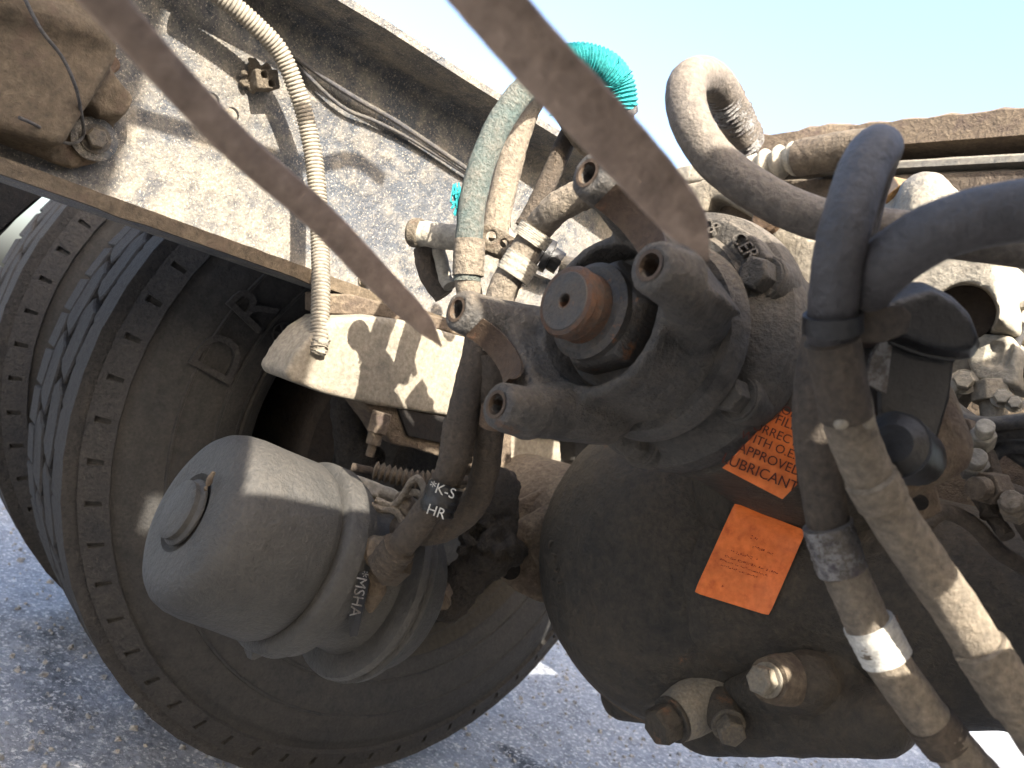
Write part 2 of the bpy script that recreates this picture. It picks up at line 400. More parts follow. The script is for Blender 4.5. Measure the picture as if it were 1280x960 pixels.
# opposite rail; round holes added where sun patches should get through
rail2 = empty('frame_rail', V(.12, .4, ZB), 'opposite steel frame rail behind the camera, with round holes added to let sun patches through', 'frame rail', 'truck frame rails')
def plate_holes(x, t, y0, y1, z0, z1, holes):
    """vertical plate in the YZ plane with real openings"""
    me = casting([box(V(x, (y0+y1)/2, (z0+z1)/2), t, y1-y0, z1-z0)], [cyl(V(x-.05, hy, hz), V(x+.05, hy, hz), hr, 20) for hy, hz, hr in holes], voxel=.004, smooth=0, disp=0)
    return me
HOLES = []
def sunhole(px, py, d, r=.018, x=.12):
    p = P(px, py, d)-Vector((0,0,H)); k = (x-p.x)/SUN.x; q = p+SUN*k; HOLES.append((q.y, q.z, r)); return q
HL = [(1125,825,.45,.022),(1100,790,.45,.018),(1205,785,.43,.020),(1180,740,.43,.020),(1065,520,.42,.010),(960,850,.66,.010),(850,893,.66,.014),(905,640,.735,.010),(875,645,.735,.007),(235,372,1.03,.006),(222,371,1.03,.006),(105,925,.86,.010)]
for a in HL: sunhole(*a)
UP = .385
holes_ok = [(y, z, r) for y, z, r in HOLES if ZB+.02 < z < UP-.02 and -1.0 < y < 1.2]
web2 = plate_holes(.12, .010, -1.2, 2.6, ZB, UP, holes_ok)
obj('rail_web', web2, M['rail'], rail2)
obj('rail_flange', box(V(.08, .7, ZB+.004), .07, 3.8, .009), M['rail'], rail2)
obj('rail_flange', box(V(.08, .7, ZT-.004), .07, 3.8, .009), M['rail'], rail2)

tb_ = empty('shade_box', V(.25, -.75, ZB), 'tall unseen box added on the opposite frame rail to block the sun', 'sun blocker')  # unseen box, added to shade the left end of the web and the tyres
obj('blocker_body', box(V(.27, -.84, .85), .28, 1.16, 1.53), M['fender'], tb_, bevel=.01)
obj('blocker_front', box(V(.123, -.84, .66), .010, 1.0, 1.0), M['fender'], tb_, bevel=.004)
obj('blocker_handle', box(V(.110, -.42, .66), .014, .03, .12), M['bolt'], tb_, bevel=.004)

tk = empty('shade_cylinder', V(.16, -.08, .64), 'black unseen cylinder added above the opposite rail to block the sun', 'air tank')  # added out of view; narrows the sun patch on the inner tyre
obj('blocker_shell', lathe(V(.16,-.27,.75), V(.16,1,.75), [(0,0),(0,.09),(.29,.09),(.31,.08),(.318,.05),(.32,0)], 40), M['fender'], tk)
obj('blocker_strap', lathe(V(.16,-.15,.75), V(.16,1,.75), [(0,.088),(0,.093),(.03,.093),(.03,.088)], 40), M['bolt'], tk)

obj('shade_plate', box(V(.135,-.165,.53), .02, .23, .26), M['fender'], tk)  # added plate closing the gap below, so no sun reaches the ground there
obj('shade_plate_end', box(V(.135,-.013,.49), .02, .07, .16), M['fender'], tk)
sf = empty('shade_block', V(.14,.31,.42), 'short unseen box added on the opposite rail to hold back the sun', 'box')  # unseen blocks added to set the height of the shade edge
obj('blocker_body', box(V(.15,.31,.46), .06, .32, .088), M['fender'], sf, bevel=.004)
obj('shade_block_far', box(V(.15,1.0,.46), .06, .42, .088), M['fender'], sf, bevel=.004)
obj('shade_strip', box(V(.12,-.37,.4005), .010, 1.66, .030), M['fender'], sf)
obj('blocker_lid', box(V(.15,.31,.5065), .066, .34, .005), M['bolt'], sf)

# ================================================================== bracket at upper left
br = empty('rail_bracket', PX(70, 100, WEB), 'tan cast bracket bolted to the frame rail at the upper left', 'bracket')
def bx_(px, py, off=0): return PX(px, py, WEB)+Vector((off, 0, 0))
pieces = [prism([bx_(*q, -.002) for q in ((-60,-60),(40,-20),(95,25),(122,55),(126,85),(60,190),(-60,160))], Vector((.075,0,0))),
          prism([bx_(*q, -.002) for q in ((95,110),(118,85),(156,128),(146,152),(110,150))], Vector((.045,0,0))),
          prism([bx_(*q, -.002) for q in ((40,150),(140,145),(137,190),(118,205),(85,212),(-60,160))], Vector((.018,0,0))),
          strand(bx_(-40,10,.07), bx_(100,60,.07), .022, .012)]
obj('bracket_body', casting(pieces, voxel=.004, smooth=10, disp=.003, dsize=.03), M['bracket'], br, smooth=70)
c = bx_(112,176,.018)
obj('washer', lathe(c, c+Vector((1,0,0)), [(0,0),(0,.021),(.004,.021),(.006,.016),(.006,0)], 32), M['rail'], br)
obj('bolt_head', hexbolt(c+Vector((.006,0,0)), Vector((1,0,0)), .010, .011, .014), M['bolt'], br)
c = bx_(128,86,.0)
obj('stud', cyl(c, c+Vector((.035,0,0)), .0085, 16), M['copperpaint'], br, bevel=.001)

w = empty('thin_wire', PX(60,50,-.80), 'thin black wire looping down over the bracket bolt at the upper left', 'wire')
obj('wire_loop', tube([PX(a,b,x) for a,b,x in ((22,-20,-.80),(50,35,-.80),(78,72,-.81),(95,110,-.82),(103,150,-.85),(104,168,-.87),(95,178,-.87),(80,178,-.87),(60,165,-.85),(42,155,-.83),(24,147,-.82))], .0016, 8), M['wire'], w)

# ================================================================== corrugated conduit
cd = empty('corrugated_conduit', PX(400,300,-.855), 'pale dusty corrugated plastic conduit hanging down across the frame rail', 'conduit')
path = [PX(a,b,x) for a,b,x in ((225,-40,-.86),(285,2,-.86),(320,32,-.86),(350,65,-.86),(372,115,-.86),(386,165,-.86),(395,220,-.85),(400,300,-.83),(401,370,-.80),(398,436,-.775))]
obj('conduit_tube', tube(path, .0098, 20, 30, step=.00105, mod=lambda i: (1.0,1.06,1.0,.86)[i%4]), M['conduit'], cd, smooth=80)
e0 = path[-1]; 
obj('frayed_end', tube([e0+Vector((0,0,.012)), e0, e0-Vector((0,0,.006))], .0085, 14, lump=.25), M['conduit'], cd)

# cables along the top of the web
cb = empty('wiring_cable', PX(450,120,-.89), 'pair of thin grey cables sagging along the top of the frame rail web', 'cable')
obj('cable', tube([PX(a,b,-.895) for a,b in ((250,-40),(345,50),(395,90),(440,120),(500,155),(585,212),(640,250))], .0032, 10), M['wire'], cb)
obj('cable', tube([PX(a,b,-.90) for a,b in ((250,-45),(345,48),(390,100),(430,135),(470,152),(520,178),(590,222))], .0024, 10), M['wire'], cb)
# two-hole clip with mud
cl = empty('cable_clip', PX(320,105,-.90), 'small square two-hole clip sticking out of the rail in a clump of dried mud', 'clip')
p = PX(322,103,WEB)
rot = Matrix.Rotation(R_(25), 3, 'X')
obj('clip_block', casting([box(p+Vector((.014,0,0)), .032, .026, .020, rot)], [box(p+Vector((.03,-.005,.002)), .02, .007, .007, rot), box(p+Vector((.03,.005,-.003)), .02, .007, .007, rot)], voxel=.0012, smooth=1, disp=.001), M['mud'], cl, smooth=60)
lum = [ball(p+Vector((.006+random.uniform(0,.012), random.uniform(-.022,.0), random.uniform(-.014,.018))), random.uniform(.003,.008), sub=1) for _ in range(16)]
obj('mud_clump', casting(lum, voxel=.0018, smooth=1, disp=.004, dsize=.006), M['mud'], cl, smooth=60)

# ================================================================== wheels
TYC = V(0, .7212, -.113); TR = .508
def tyre(x0, label, detail=True):
    """x0: the inboard sidewall plane; the tyre goes away in -X"""
    c = Vector((x0, TYC.y, TYC.z))
    t = empty('truck_tyre', Vector((x0-.14, TYC.y, TYC.z-TR)), label, 'tyre', 'dual tyres on the rear axle')
    W = .275
    half = [(.030,.286),(.016,.292),(.012,.305),(.004,.335),(-.002,.375),(-.003,.405),(.001,.425),(.003,.430),(.003,.434),(.007,.445),(.009,.447),(.010,.452),(.014,.462),(.019,.474),(.026,.486),(.034,.493)]
    prof = half+[(W/2, .497)]+[(W-a, r) for a, r in half[::-1]]
    obj('casing', lathe(c, c-Vector((1,0,0)), prof, 128), M['tyre'], t, smooth=60)
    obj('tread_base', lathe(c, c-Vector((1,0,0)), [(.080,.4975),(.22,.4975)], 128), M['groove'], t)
    # sidewall rings
    for rr, xx in ((.398,-.0042),(.345,.0008),(.316,.0085)):
        obj('sidewall_ring', lathe(c, c-Vector((1,0,0)), [(xx+.002,rr-.003),(xx-.0008,rr-.0015),(xx-.0008,rr+.0015),(xx+.002,rr+.003)], 96), M['tyre'], t)
    bm = bmesh.new(); n = 29
    def pt(u, w_, r):  # u along the circumference in pitches, w_ across, r radius
        a = 2*math.pi*u/n
        return Vector((c.x-w_, c.y+math.cos(a)*r, c.z+math.sin(a)*r))
    def block(poly, h=.508, base=.493, ins=.92):
        cu = sum(q[0] for q in poly)/len(poly); cw = sum(q[1] for q in poly)/len(poly)
        lo = [bm.verts.new(pt(u, w_, base)) for u, w_ in poly]
        md = [bm.verts.new(pt(u, w_, h-.0022)) for u, w_ in poly]
        hi = [bm.verts.new(pt(cu+(u-cu)*(ins+.02), cw+(w_-cw)*ins, h+random.uniform(-.0006,.0006))) for u, w_ in poly]
        k = len(poly)
        for i in range(k):
            j = (i+1)%k; bm.faces.new((lo[i], lo[j], md[j], md[i])); bm.faces.new((md[i], md[j], hi[j], hi[i]))
        bm.faces.new(hi)
    rows = [(.088,.140,0),(.148,.200,.5)]
    for i in range(n):
        for a, b, ph in rows:
            u = i+ph; s = .10
            k1, k2 = random.uniform(-.015,.015), random.uniform(-.015,.015)
            block([(u-.36,a+.004),(u-.22,a),(u+.36,a+.001),(u+.52+k1,a+.012),(u+.42,b-.014),(u+.30+k2,b),(u-.30,b-.001),(u-.42,b-.006),(u-.53+k1,b-.018),(u-.42,a+.020)])
        # shoulder ribs: two pieces per pitch with a slot between
        for k in (0, 1):
            u = i+k*.5; j = random.uniform(-.004,.004)
            block([(u-.249,.027),(u+.249,.027),(u+.249,.040),(u+.246,.072),(u+.20+j,.078),(u-.18+j,.077),(u-.246,.072),(u-.249,.040)], .5075, .485, .99)
            block([(u-.22,W-.022),(u+.22,W-.022),(u+.235,W-.066),(u-.235,W-.066)], .5065)
    obj('tread', bm, M['tread'], t, smooth=25)
    # inboard shoulder rib: continuous, notched by short slots
    lb = bmesh.new()
    def on_side(f, u, lift=0):      # f runs down the shoulder from the tread edge to the buttress line
        return pt(u, .0265+(.0105-.0265)*f-lift, .4895+(.458-.4895)*f+lift*.5)
    for i in range(n*2):
        u = i*.5; g1 = random.uniform(.030,.045)
        out = [(0,-.25),(0,.25),(.24,.25),(.24,.25-g1),(.78,.25-g1*.8),(.78,.25),(1,.25),(1,-.25),(.78,-.25),(.78,-.25+g1*.8),(.24,-.25+g1),(.24,-.25)]
        top = [lb.verts.new(on_side(f, u+a, .0045)) for f, a in out]; low = [lb.verts.new(on_side(f, u+a, -.004)) for f, a in out]
        for q in ((0,1,2,11),(11,2,3,10),(10,3,4,9),(9,4,5,8),(8,5,6,7)): lb.faces.new([top[k] for k in q])
        for k in (2,3,4,8,9,10,6): lb.faces.new((top[k], low[k], low[(k+1)%12], top[(k+1)%12]))
    obj('shoulder_rib', lb, M['tread'], t, smooth=20)
    t.scale = (1.06, .967, .967); t.location.z += .508*.033
    return t
def letter_on_tyre(t, s, ang, r, size, x):
    a = R_(ang); pos = Vector((x, TYC.y+math.cos(a)*r, TYC.z+math.sin(a)*r))
    yd = Vector((0, math.cos(a), math.sin(a)))
    xd = Vector((1,0,0)).cross(yd)*-1
    text('raised_lettering', s, size, None, pos, xd, yd, .0035, M['tread'], t)
X1 = -.985
t1 = tyre(X1, 'inner dust-covered truck tyre, the big one nearest with its whole sidewall showing')
letter_on_tyre(t1, 'D', 165, .382, .082, X1+.004); letter_on_tyre(t1, 'R', 154, .385, .082, X1+.004)
a = R_(153); pc = Vector((X1-.003, TYC.y+math.cos(a)*.330, TYC.z+math.sin(a)*.330))
obj('moulded_badge', joinbm([lathe(pc, pc+Vector((1,0,0)), [(0,.014),(.0018,.0145),(.0018,.016),(0,.0165)], 24), *[box(pc+Vector((.0005,0,0)), .002, .026, .003, Matrix.Rotation(R_(q), 3, 'X')) for q in (0,60,120)]]), M['tyre'], t1)
t2 = tyre(X1-.43, 'outer tyre of the dual pair, only its tread edge visible at far left')
t2.scale = (1.06, 1.03, 1.03)
# rim and drum
wh = empty('steel_wheel', TYC+Vector((X1-.1,0,-.29)), 'dusty steel wheel with its rim edge inside the nearest big tyre', 'wheel')
c = Vector((X1, TYC.y, TYC.z)); ax = Vector((-1,0,0))
obj('rim_flange', lathe(c, c+ax, [(.022,.275),(.010,.281),(.002,.292),(-.004,.297),(-.006,.301),(-.002,.303),(.004,.299),(.012,.289),(.03,.284)], 96), M['rim'], wh, smooth=60)
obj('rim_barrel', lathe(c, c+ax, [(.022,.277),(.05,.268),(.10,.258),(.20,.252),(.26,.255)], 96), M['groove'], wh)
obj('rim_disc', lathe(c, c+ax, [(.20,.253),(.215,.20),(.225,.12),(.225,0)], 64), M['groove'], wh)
dr = empty('brake_drum', TYC+Vector((X1-.05,0,-.21)), 'rusty brown brake drum inside the wheel rim', 'brake drum')
obj('drum_shell', lathe(c, c+ax, [(-.012,.170),(-.012,.208),(-.006,.213),(.01,.213),(.014,.207),(.10,.207),(.19,.20),(.19,.10)], 96), M['drum'], dr, smooth=40)
obj('dust_shield', lathe(c, c+ax, [(-.002,.05),(-.002,.168),(-.006,.170),(-.006,.05)], 64), M['cast'], dr)
hub = empty('wheel_hub', TYC+Vector((X1-.1,0,-.1)), 'dark greasy hub and axle end in the middle of the brake drum', 'hub')
obj('hub_body', lathe(c, c+ax, [(-.03,0),(-.03,.062),(.0,.070),(.02,.10),(.04,.12),(.04,0)], 40), M['mudcake'], hub)
for k in range(8):
    a = k*math.pi/4+.2; q = c+Vector((-.008, math.cos(a)*.145, math.sin(a)*.145))
    obj('hub_bolt', hexbolt(q+Vector((.012,0,0)), Vector((1,0,0)), .011, .012), M['drum'], hub)
# right-hand duals, behind the camera
r1 = tyre(.30+.275, 'inner tyre of the opposite dual pair, beside the other frame rail')
r1.location.x += 0
r2 = tyre(.30+.275+.345, 'outermost tyre of the opposite dual pair, on the far side of the axle')

r3 = tyre(.30+.275, 'extra unseen tyre on the opposite side, added to shade the ground')  # added to stop sun coming in under the opposite rail
r3.location.y -= 1.12
r5 = tyre(.30+.275, 'further unseen tyre on the opposite side, added to keep sun off the ground')  # another added tyre, shades the ground farther along
r5.location.y += 1.12
# fender at upper left behind the tyre
fp = [PX(a,b,-1.2) for a,b in ((-150,180),(60,240),(42,250),(10,285),(-20,315),(-150,420))]
obj('mud_flap', prism(fp, Vector((-.02,0,0))), M['fender'], label='dark mud flap edge behind the rail at the far left', cat='mud flap', bevel=.002)

# ================================================================== suspension beam
sb = empty('suspension_beam', PX(480,460,-.80), 'pale cream dusty suspension beam in sunlight under the frame rail', 'suspension beam')
sx = -.775
o1 = [PX(a,b,sx) for a,b in ((357,466),(372,440),(392,416),(418,398),(470,396),(520,403),(560,415),(620,432),(760,470),(775,560),(700,545),(640,532),(560,520),(480,509),(410,494),(362,476))]
obj('beam_body', casting([prism(o1, Vector((-.07,0,0)))], voxel=.0032, smooth=3, disp=.0012, dsize=.03), M['cream'], sb, smooth=60)
o2 = [PX(a,b,sx-.035) for a,b in ((405,368),(440,368),(555,398),(650,420),(650,445),(560,415),(470,395),(405,392))]
obj('top_plate', prism(o2, Vector((-.05,0,0))), M['brown'], sb, bevel=.002)
o3 = [PX(a,b,sx-.008) for a,b in ((450,498),(500,503),(560,512),(640,530),(640,600),(600,590),(560,575),(520,562),(490,556),(478,535),(466,520))]
obj('lower_bracket', casting([prism(o3, Vector((-.055,0,0)))], voxel=.003, smooth=5, disp=.002), M['brown'], sb, smooth=60)
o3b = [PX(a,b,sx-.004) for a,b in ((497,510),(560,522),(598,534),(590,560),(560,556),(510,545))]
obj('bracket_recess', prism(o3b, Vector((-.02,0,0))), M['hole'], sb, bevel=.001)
pb_ = PX(474,528,sx)
obj('bracket_bolt', joinbm([cyl(pb_+Vector((0,0,.012)), pb_-Vector((0,0,.012)), .0125, 6), cyl(pb_-Vector((0,0,.010)), pb_-Vector((0,0,.026)), .0085, 16), cyl(pb_-Vector((0,0,.024)), pb_-Vector((0,0,.040)), .005, 12)]), M['brown'], sb, bevel=.001)
# hanger arm continuing right and down behind the yoke (bright pieces by the differential)
o4 = [PX(a,b,-.79) for a,b in ((600,520),(700,545),(705,600),(668,640),(640,650),(625,630),(655,600),(612,590))]
hb = empty('cast_bracket', PX(660,590,-.79), 'pale mud-spattered axle seat casting between the hoses and the differential', 'bracket')
obj('seat_casting', casting([prism(o4, Vector((-.06,0,0)))], voxel=.0035, smooth=4, disp=.004, dsize=.015), M['cream'], hb, smooth=60)
# dark air spring / damper seen in the wheel opening
dm = empty('damper', PX(430,550,-.86), 'dark grimy damper standing in the gap above the brake chamber', 'damper')
obj('damper_body', casting([strand(PX(432,505,-.90), PX(440,560,-.88), .020, .022), strand(PX(440,560,-.88), PX(445,640,-.88), .022, .016), ball(PX(455,575,-.87), .026)], voxel=.003, smooth=4, disp=.006, dsize=.02), M['mudcake'], dm, smooth=70)
obj('damper_rod', tube([PX(425,480,-.9), PX(430,520,-.9)], .006, 10), M['bolt'], dm)

# ================================================================== brake chamber
c0 = P(232,640,.69); c1 = P(482,738,.835); axd = (c1-c0).normalized(); Lc = (c1-c0).length
ch = empty('brake_chamber', c0.lerp(c1,.5)-Vector((0,0,.1)), 'large grey dust-coated cylindrical spring brake chamber in front of the tyre', 'brake chamber')
R1 = .084
obj('spring_housing', lathe(c0, c1, [(.006,0),(.006,.030),(.004,.033),(.0,.036),(.000,.056),(.002,.065),(.006,.0725),(.012,.078),(.022,.082),(.036,R1),(.06,R1+.001),(Lc*.40,R1+.003),(Lc*.44,R1-.0005),(Lc*.455,R1-.004),(Lc*.50,R1-.004),(Lc*.50,.05)], 72), M['chamber'], ch, smooth=50)
obj('crimp_band', lathe(c0, c1, [(Lc*.455,R1-.006),(Lc*.46,R1+.006),(Lc*.475,R1+.009),(Lc*.54,R1+.010),(Lc*.55,R1+.006),(Lc*.60,R1+.005),(Lc*.61,R1-.004),(Lc*.64,.070),(Lc*.64,.03)], 72), M['chamber'], ch, smooth=45)
obj('middle_housing', lathe(c0, c1, [(Lc*.58,.060),(Lc*.62,.073),(Lc*.66,.072),(Lc*.80,.073),(Lc*.85,.078),(Lc*.86,.03)], 72), M['chamber'], ch, smooth=50)
obj('clamp_ring', lathe(c0, c1, [(Lc*.82,.074),(Lc*.825,.090),(Lc*.835,.096),(Lc*.86,.098),(Lc*.87,.094),(Lc*.89,.094),(Lc*.90,.098),(Lc*.93,.096),(Lc*.945,.088),(Lc*.95,.07)], 72), M['chamber'], ch, smooth=45)
obj('service_housing', lathe(c0, c1, [(Lc*.93,.084),(Lc*1.05,.078),(Lc*1.12,.060),(Lc*1.14,.03),(Lc*1.14,0)], 64), M['chamber'], ch, smooth=50)
u_, w_ = frame(axd)
# end plug and its bolt
plg = c0-axd*.001
dsh = lathe(plg+axd*.002, plg-axd, [(0,.0),(.0,.030),(.002,.030),(.0045,.0265),(.009,.0265),(.0105,.024),(.0105,.0)], 40)
tt = -(RIGHT*.004)+DOWN*.004
obj('end_plug', dsh, M['chamber'], ch, smooth=45)
obj('rust_run', casting([ball(P(262,600,.674), .003, (1,1,1.8), 2), ball(P(257,611,.673), .0022, sub=2), ball(P(266,592,.677), .0025, sub=2)], voxel=.001, smooth=1, disp=.002, dsize=.005), M['brown'], ch)
# raised rib on the housing, vent plugs, clamp lug
obj('vent_plug', hexbolt(P(345,808,.80)-axd*.012, DOWN*.5-axd*.8, .010, .016, .012), M['chamber'], ch)
obj('vent_hole', cyl(P(340,704,.664), P(340,704,.67), .0022, 12), M['hole'], ch)
# wide sunlit flange lugs at the top
obj('clamp_lug', casting([strand(P(438,640,.76), P(455,650,.75), .012, .009), ball(P(452,612,.80), .016, (1.6,1,.5)), strand(P(440,605,.79), P(490,620,.80), .010, .008)], voxel=.002, smooth=3, disp=.002), M['cream'], ch, smooth=60)
# data plate + ports
pl = [PX(0,0,1)]
port0 = P(470,690,.735)
obj('hose_port', casting([cyl(P(462,676,.735), P(478,728,.735), .015, 12), ball(P(468,690,.725), .015), strand(P(470,735,.73), P(462,760,.745), .010, .006)], voxel=.002, smooth=2, disp=.003, dsize=.01), M['brown'], ch, smooth=60)
obj('port_nut', cyl(P(500,700,.715), P(482,716,.725), .016, 6), M['hose_mid'], ch, bevel=.001)
tg0, tg1 = P(451,714,.70), P(437,795,.72)
side = RIGHT
tagm = prism([P(437,716,.705), P(458,715,.705), P(462,726,.705), P(447,795,.72), P(437,797,.72), P(435,760,.71)], FWD*.0025)
obj('black_tag', tagm, M['black'], ch, label='small black tag with white letters MSHA', bevel=.0005)
tdir = (P(441,775,.7)-P(452,718,.7))
nrm = -FWD
text('tag_lettering', '*MSHA', .0135, None, P(448,742,.7), tdir, nrm.cross(tdir), .0003, M['tape'], ch)
# clamp bolts
for a, b, d in ((548,742,.80),(535,762,.79)):
    pass
cb0 = P(548,745,.82)
obj('clamp_bolt', joinbm([cyl(P(548,745,.82), P(527,772,.80), .009, 16), hexbolt(P(545,748,.815), P(550,738,.83)-P(527,772,.80), .012, .014)]), M['brown'], ch, smooth=40)

# ================================================================== slack adjuster, mud-caked
sl = empty('slack_adjuster', P(620,680,.93), 'mud-caked slack adjuster arm between the brake chamber and the differential', 'slack adjuster')
obj('adjuster_arm', casting([strand(P(605,690,.90), P(560,760,.88), .026, .018), ball(P(612,640,.92), .030), strand(P(610,690,.9), P(622,610,.92), .032, .026), strand(P(640,690,.93), P(600,700,.93), .018, .02)], voxel=.003, smooth=3, disp=.010, dsize=.012), M['mudcake'], sl, smooth=80)
pf = P(619,614,.865)
obj('spline_cap', lathe(pf+FWD*.01, pf-FWD, [(0,.026),(.006,.026),(.010,.020),(.012,.0)], 20), M['mudcake'], sl)
lum = []
random.seed(11)
for i in range(60):
    lum.append(ball(P(random.uniform(575,640), random.uniform(640,690), random.uniform(.865,.89)), random.uniform(.003,.009), sub=1))
obj('mud_lumps', casting(lum, voxel=.0025, smooth=1, disp=.004, dsize=.008), M['mudcake'], sl, smooth=80)
sr = empty('return_spring', P(520,595,.86), 'small dusty coil spring and rod above the brake chamber', 'spring')
obj('spring_coil', tube([P(468,588,.86), P(500,596,.86), P(530,600,.86), P(556,596,.86)], .009, 14, 20, step=.0016, mod=lambda i: (1,1.2,1,.7)[i%4]), M['brown'], sr)
obj('spring_rod', tube([P(440,584,.87), P(520,600,.87), P(600,600,.87)], .005, 12), M['drum'], sr)
obj('cam_tube', tube([P(500,655,.90), P(560,640,.92), P(640,612,.95)], .017, 20, lump=.05), M['mudcake'], sr)
# brake spider on the axle
sp_ = empty('brake_spider', P(655,690,1.0), 'brown brake spider bracket with a bolt, tight against the left of the differential', 'bracket')
obj('spider_plate', casting([prism([P(a,b,.97) for a,b in ((620,640),(700,600),(700,760),(668,752),(640,738),(615,715),(608,690))], FWD*.04), strand(P(650,672,.95), P(690,650,.95), .02, .02)], [], voxel=.004, smooth=4, disp=.004, dsize=.02), M['brown'], sp_, smooth=70)
obj('spider_hole', cyl(P(638,712,.955), P(638,712,.972), .012, 16), M['hole'], sp_)
obj('spider_bolt', hexbolt(P(636,690,.955), -FWD+DOWN*.3, .011, .014), M['copperpaint'], sp_)

# ================================================================== differential
AXC = V(-.387, .46, .08)       # pinion axis
df = empty('differential', V(-.45, .73, -.35), 'dark cast-iron axle differential with round carrier bowl and orange labels', 'differential')
Yv = Vector((0,1,0))
def yp(dx, y, dz): return V(-.387+dx, y, .08+dz)
# bearing cage ring
cage = lathe(yp(-.012,.45,.010), yp(-.012,1,.010), [(.012,.03),(.010,.055),(.008,.076),(.016,.082),(.020,.088),(.028,.095),(.032,.101),(.042,.103),(.050,.103),(.054,.100),(.12,.086)], 96)
obj('bearing_cage', cage, M['cast'], df, smooth=40)
# raised pads of the cage between bolts
CB = []
for k, ang in enumerate((33, -26, -86, -146, 118, 170)):
    a = R_(ang); px_, pz_ = math.cos(a), math.sin(a)
    q = yp(px_*.087-.012, .472, pz_*.087+.010)
    obj('bolt_seat', cyl(q-Yv*.001, q+Yv*.02, .0175, 24), M['cast'], df, bevel=.0015)
    obj('cage_bolt', hexbolt(q, -Yv, .0125, .014, .0155), M['cast'], df, bevel=.0007)
# cast lettering on the cage
def cage_text(s, ang, r, y, size, roll=0):
    a = R_(ang); rad = Vector((math.cos(a), 0, math.sin(a))); pos = yp(math.cos(a)*r, y, math.sin(a)*r)
    xd = Vector((math.sin(a), 0, -math.cos(a)))
    if roll: q = Matrix.Rotation(R_(roll), 3, 'Y'); xd = q @ xd; rad = q @ rad
    rad = (rad+Vector((0,.55,0))).normalized()
    text('cast_lettering', s, size, None, pos, xd, rad, .0022, M['cast'], df)
padp = [yp(math.cos(R_(a))*r, .462, math.sin(R_(a))*r) for a, r in ((104,.066),(100,.098),(88,.100),(76,.100),(60,.099),(47,.097),(48,.074),(78,.064))]
obj('cage_pad', casting([prism(padp, Vector((0,.03,0)))], voxel=.002, smooth=4, disp=.0008), M['cast'], df, smooth=60)
cage_text('S8', 82, .090, .4595, .0165, 8); cage_text('CER', 58, .089, .4595, .0150, 8)
# neck and housing behind
neck = [lathe(yp(0,.50,0), yp(0,1,0), [(0,0),(0,.092),(.06,.092),(.16,.11),(.22,.10),(.22,0)], 48)]
BC = V(-.45, .76, -.10)
bowl = P(866,700,.87)
neck.append(strand(yp(0.02,.70,0), Vector((bowl.x,.82,bowl.z)), .095, .12, 20))
obj('carrier_neck', casting(neck, voxel=.006, smooth=6, disp=.003, dsize=.05), M['bowl'], df, smooth=70)
# bowl: a flattened dome facing the pinion side
bd = (ORG-bowl).normalized(); bd = (Vector((0.45,-1.0,.12))).normalized()
Rb = .176
prof = [(-.10,.0),(-.10,Rb*.6),(-.06,Rb*.92),(-.02,Rb*1.0),(.0,Rb*1.005),(.03,Rb*.985),(.06,Rb*.93),(.085,Rb*.83),(.105,Rb*.69),(.12,Rb*.5),(.128,Rb*.3),(.132,Rb*.1),(.133,0)]
bb = lathe(bowl-bd*.02, bowl+bd, prof, 96)
bw = obj('carrier_bowl', casting([bb], voxel=.004, smooth=3, disp=.0035, dsize=.06), M['bowl'], df, smooth=80)
obj('bowl_flange', lathe(bowl-bd*.028, bowl+bd, [(-.010,Rb-.01),(-.010,Rb+.005),(-.004,Rb+.0075),(.004,Rb+.0075),(.008,Rb+.004),(.009,Rb-.01)], 128, closed=True), M['brown'], df, smooth=50)
# arched shell over the neck, pale with dust
sh = [PY(a,b,.58) for a,b in ((842,232),(885,222),(905,224),(930,236),(975,262),(1000,285),(1000,300),(960,285),(925,262),(900,248),(888,246),(880,262),(845,268))]
obj('neck_shell', casting([prism(sh, Vector((0,.07,0)))], voxel=.003, smooth=4, disp=.0015), M['cream'], df, smooth=60)
sh2 = [PY(a,b,.60) for a,b in ((880,262),(890,244),(930,262),(965,285),(1060,330),(1060,360),(960,330))]
obj('shell_inner', prism(sh2, Vector((0,.05,0))), M['brown'], df, bevel=.002)
sh3 = [PY(a,b,.56) for a,b in ((935,262),(990,285),(1040,310),(1040,380),(1005,370),(985,320),(950,290))]
obj('top_boss', casting([prism(sh3, Vector((0,.05,0)))], voxel=.003, smooth=4, disp=.002), M['cream'], df, smooth=60)
obj('boss_plug', lathe(PY(962,276,.545), PY(962,276,.545)-Yv, [(0,0),(0,.013),(.006,.013),(.009,.010),(.009,0)], 24), M['copperpaint'], df)
# axle housing to the right and left
hous = [cyl(V(-.30,.80,-.055), V(.45,.80,-.055), .088, 40, .085), strand(V(-.46,.80,-.105), V(-.24,.80,-.06), .15, .09, 24)]
obj('axle_housing', casting(hous, voxel=.007, smooth=8, disp=.004, dsize=.06), M['bowl'], df, smooth=80)
obj('axle_tube', tube([V(-.5,.77,-.12), V(-.9,.73,-.113)], [.085,.062], 32), M['brown'], df)
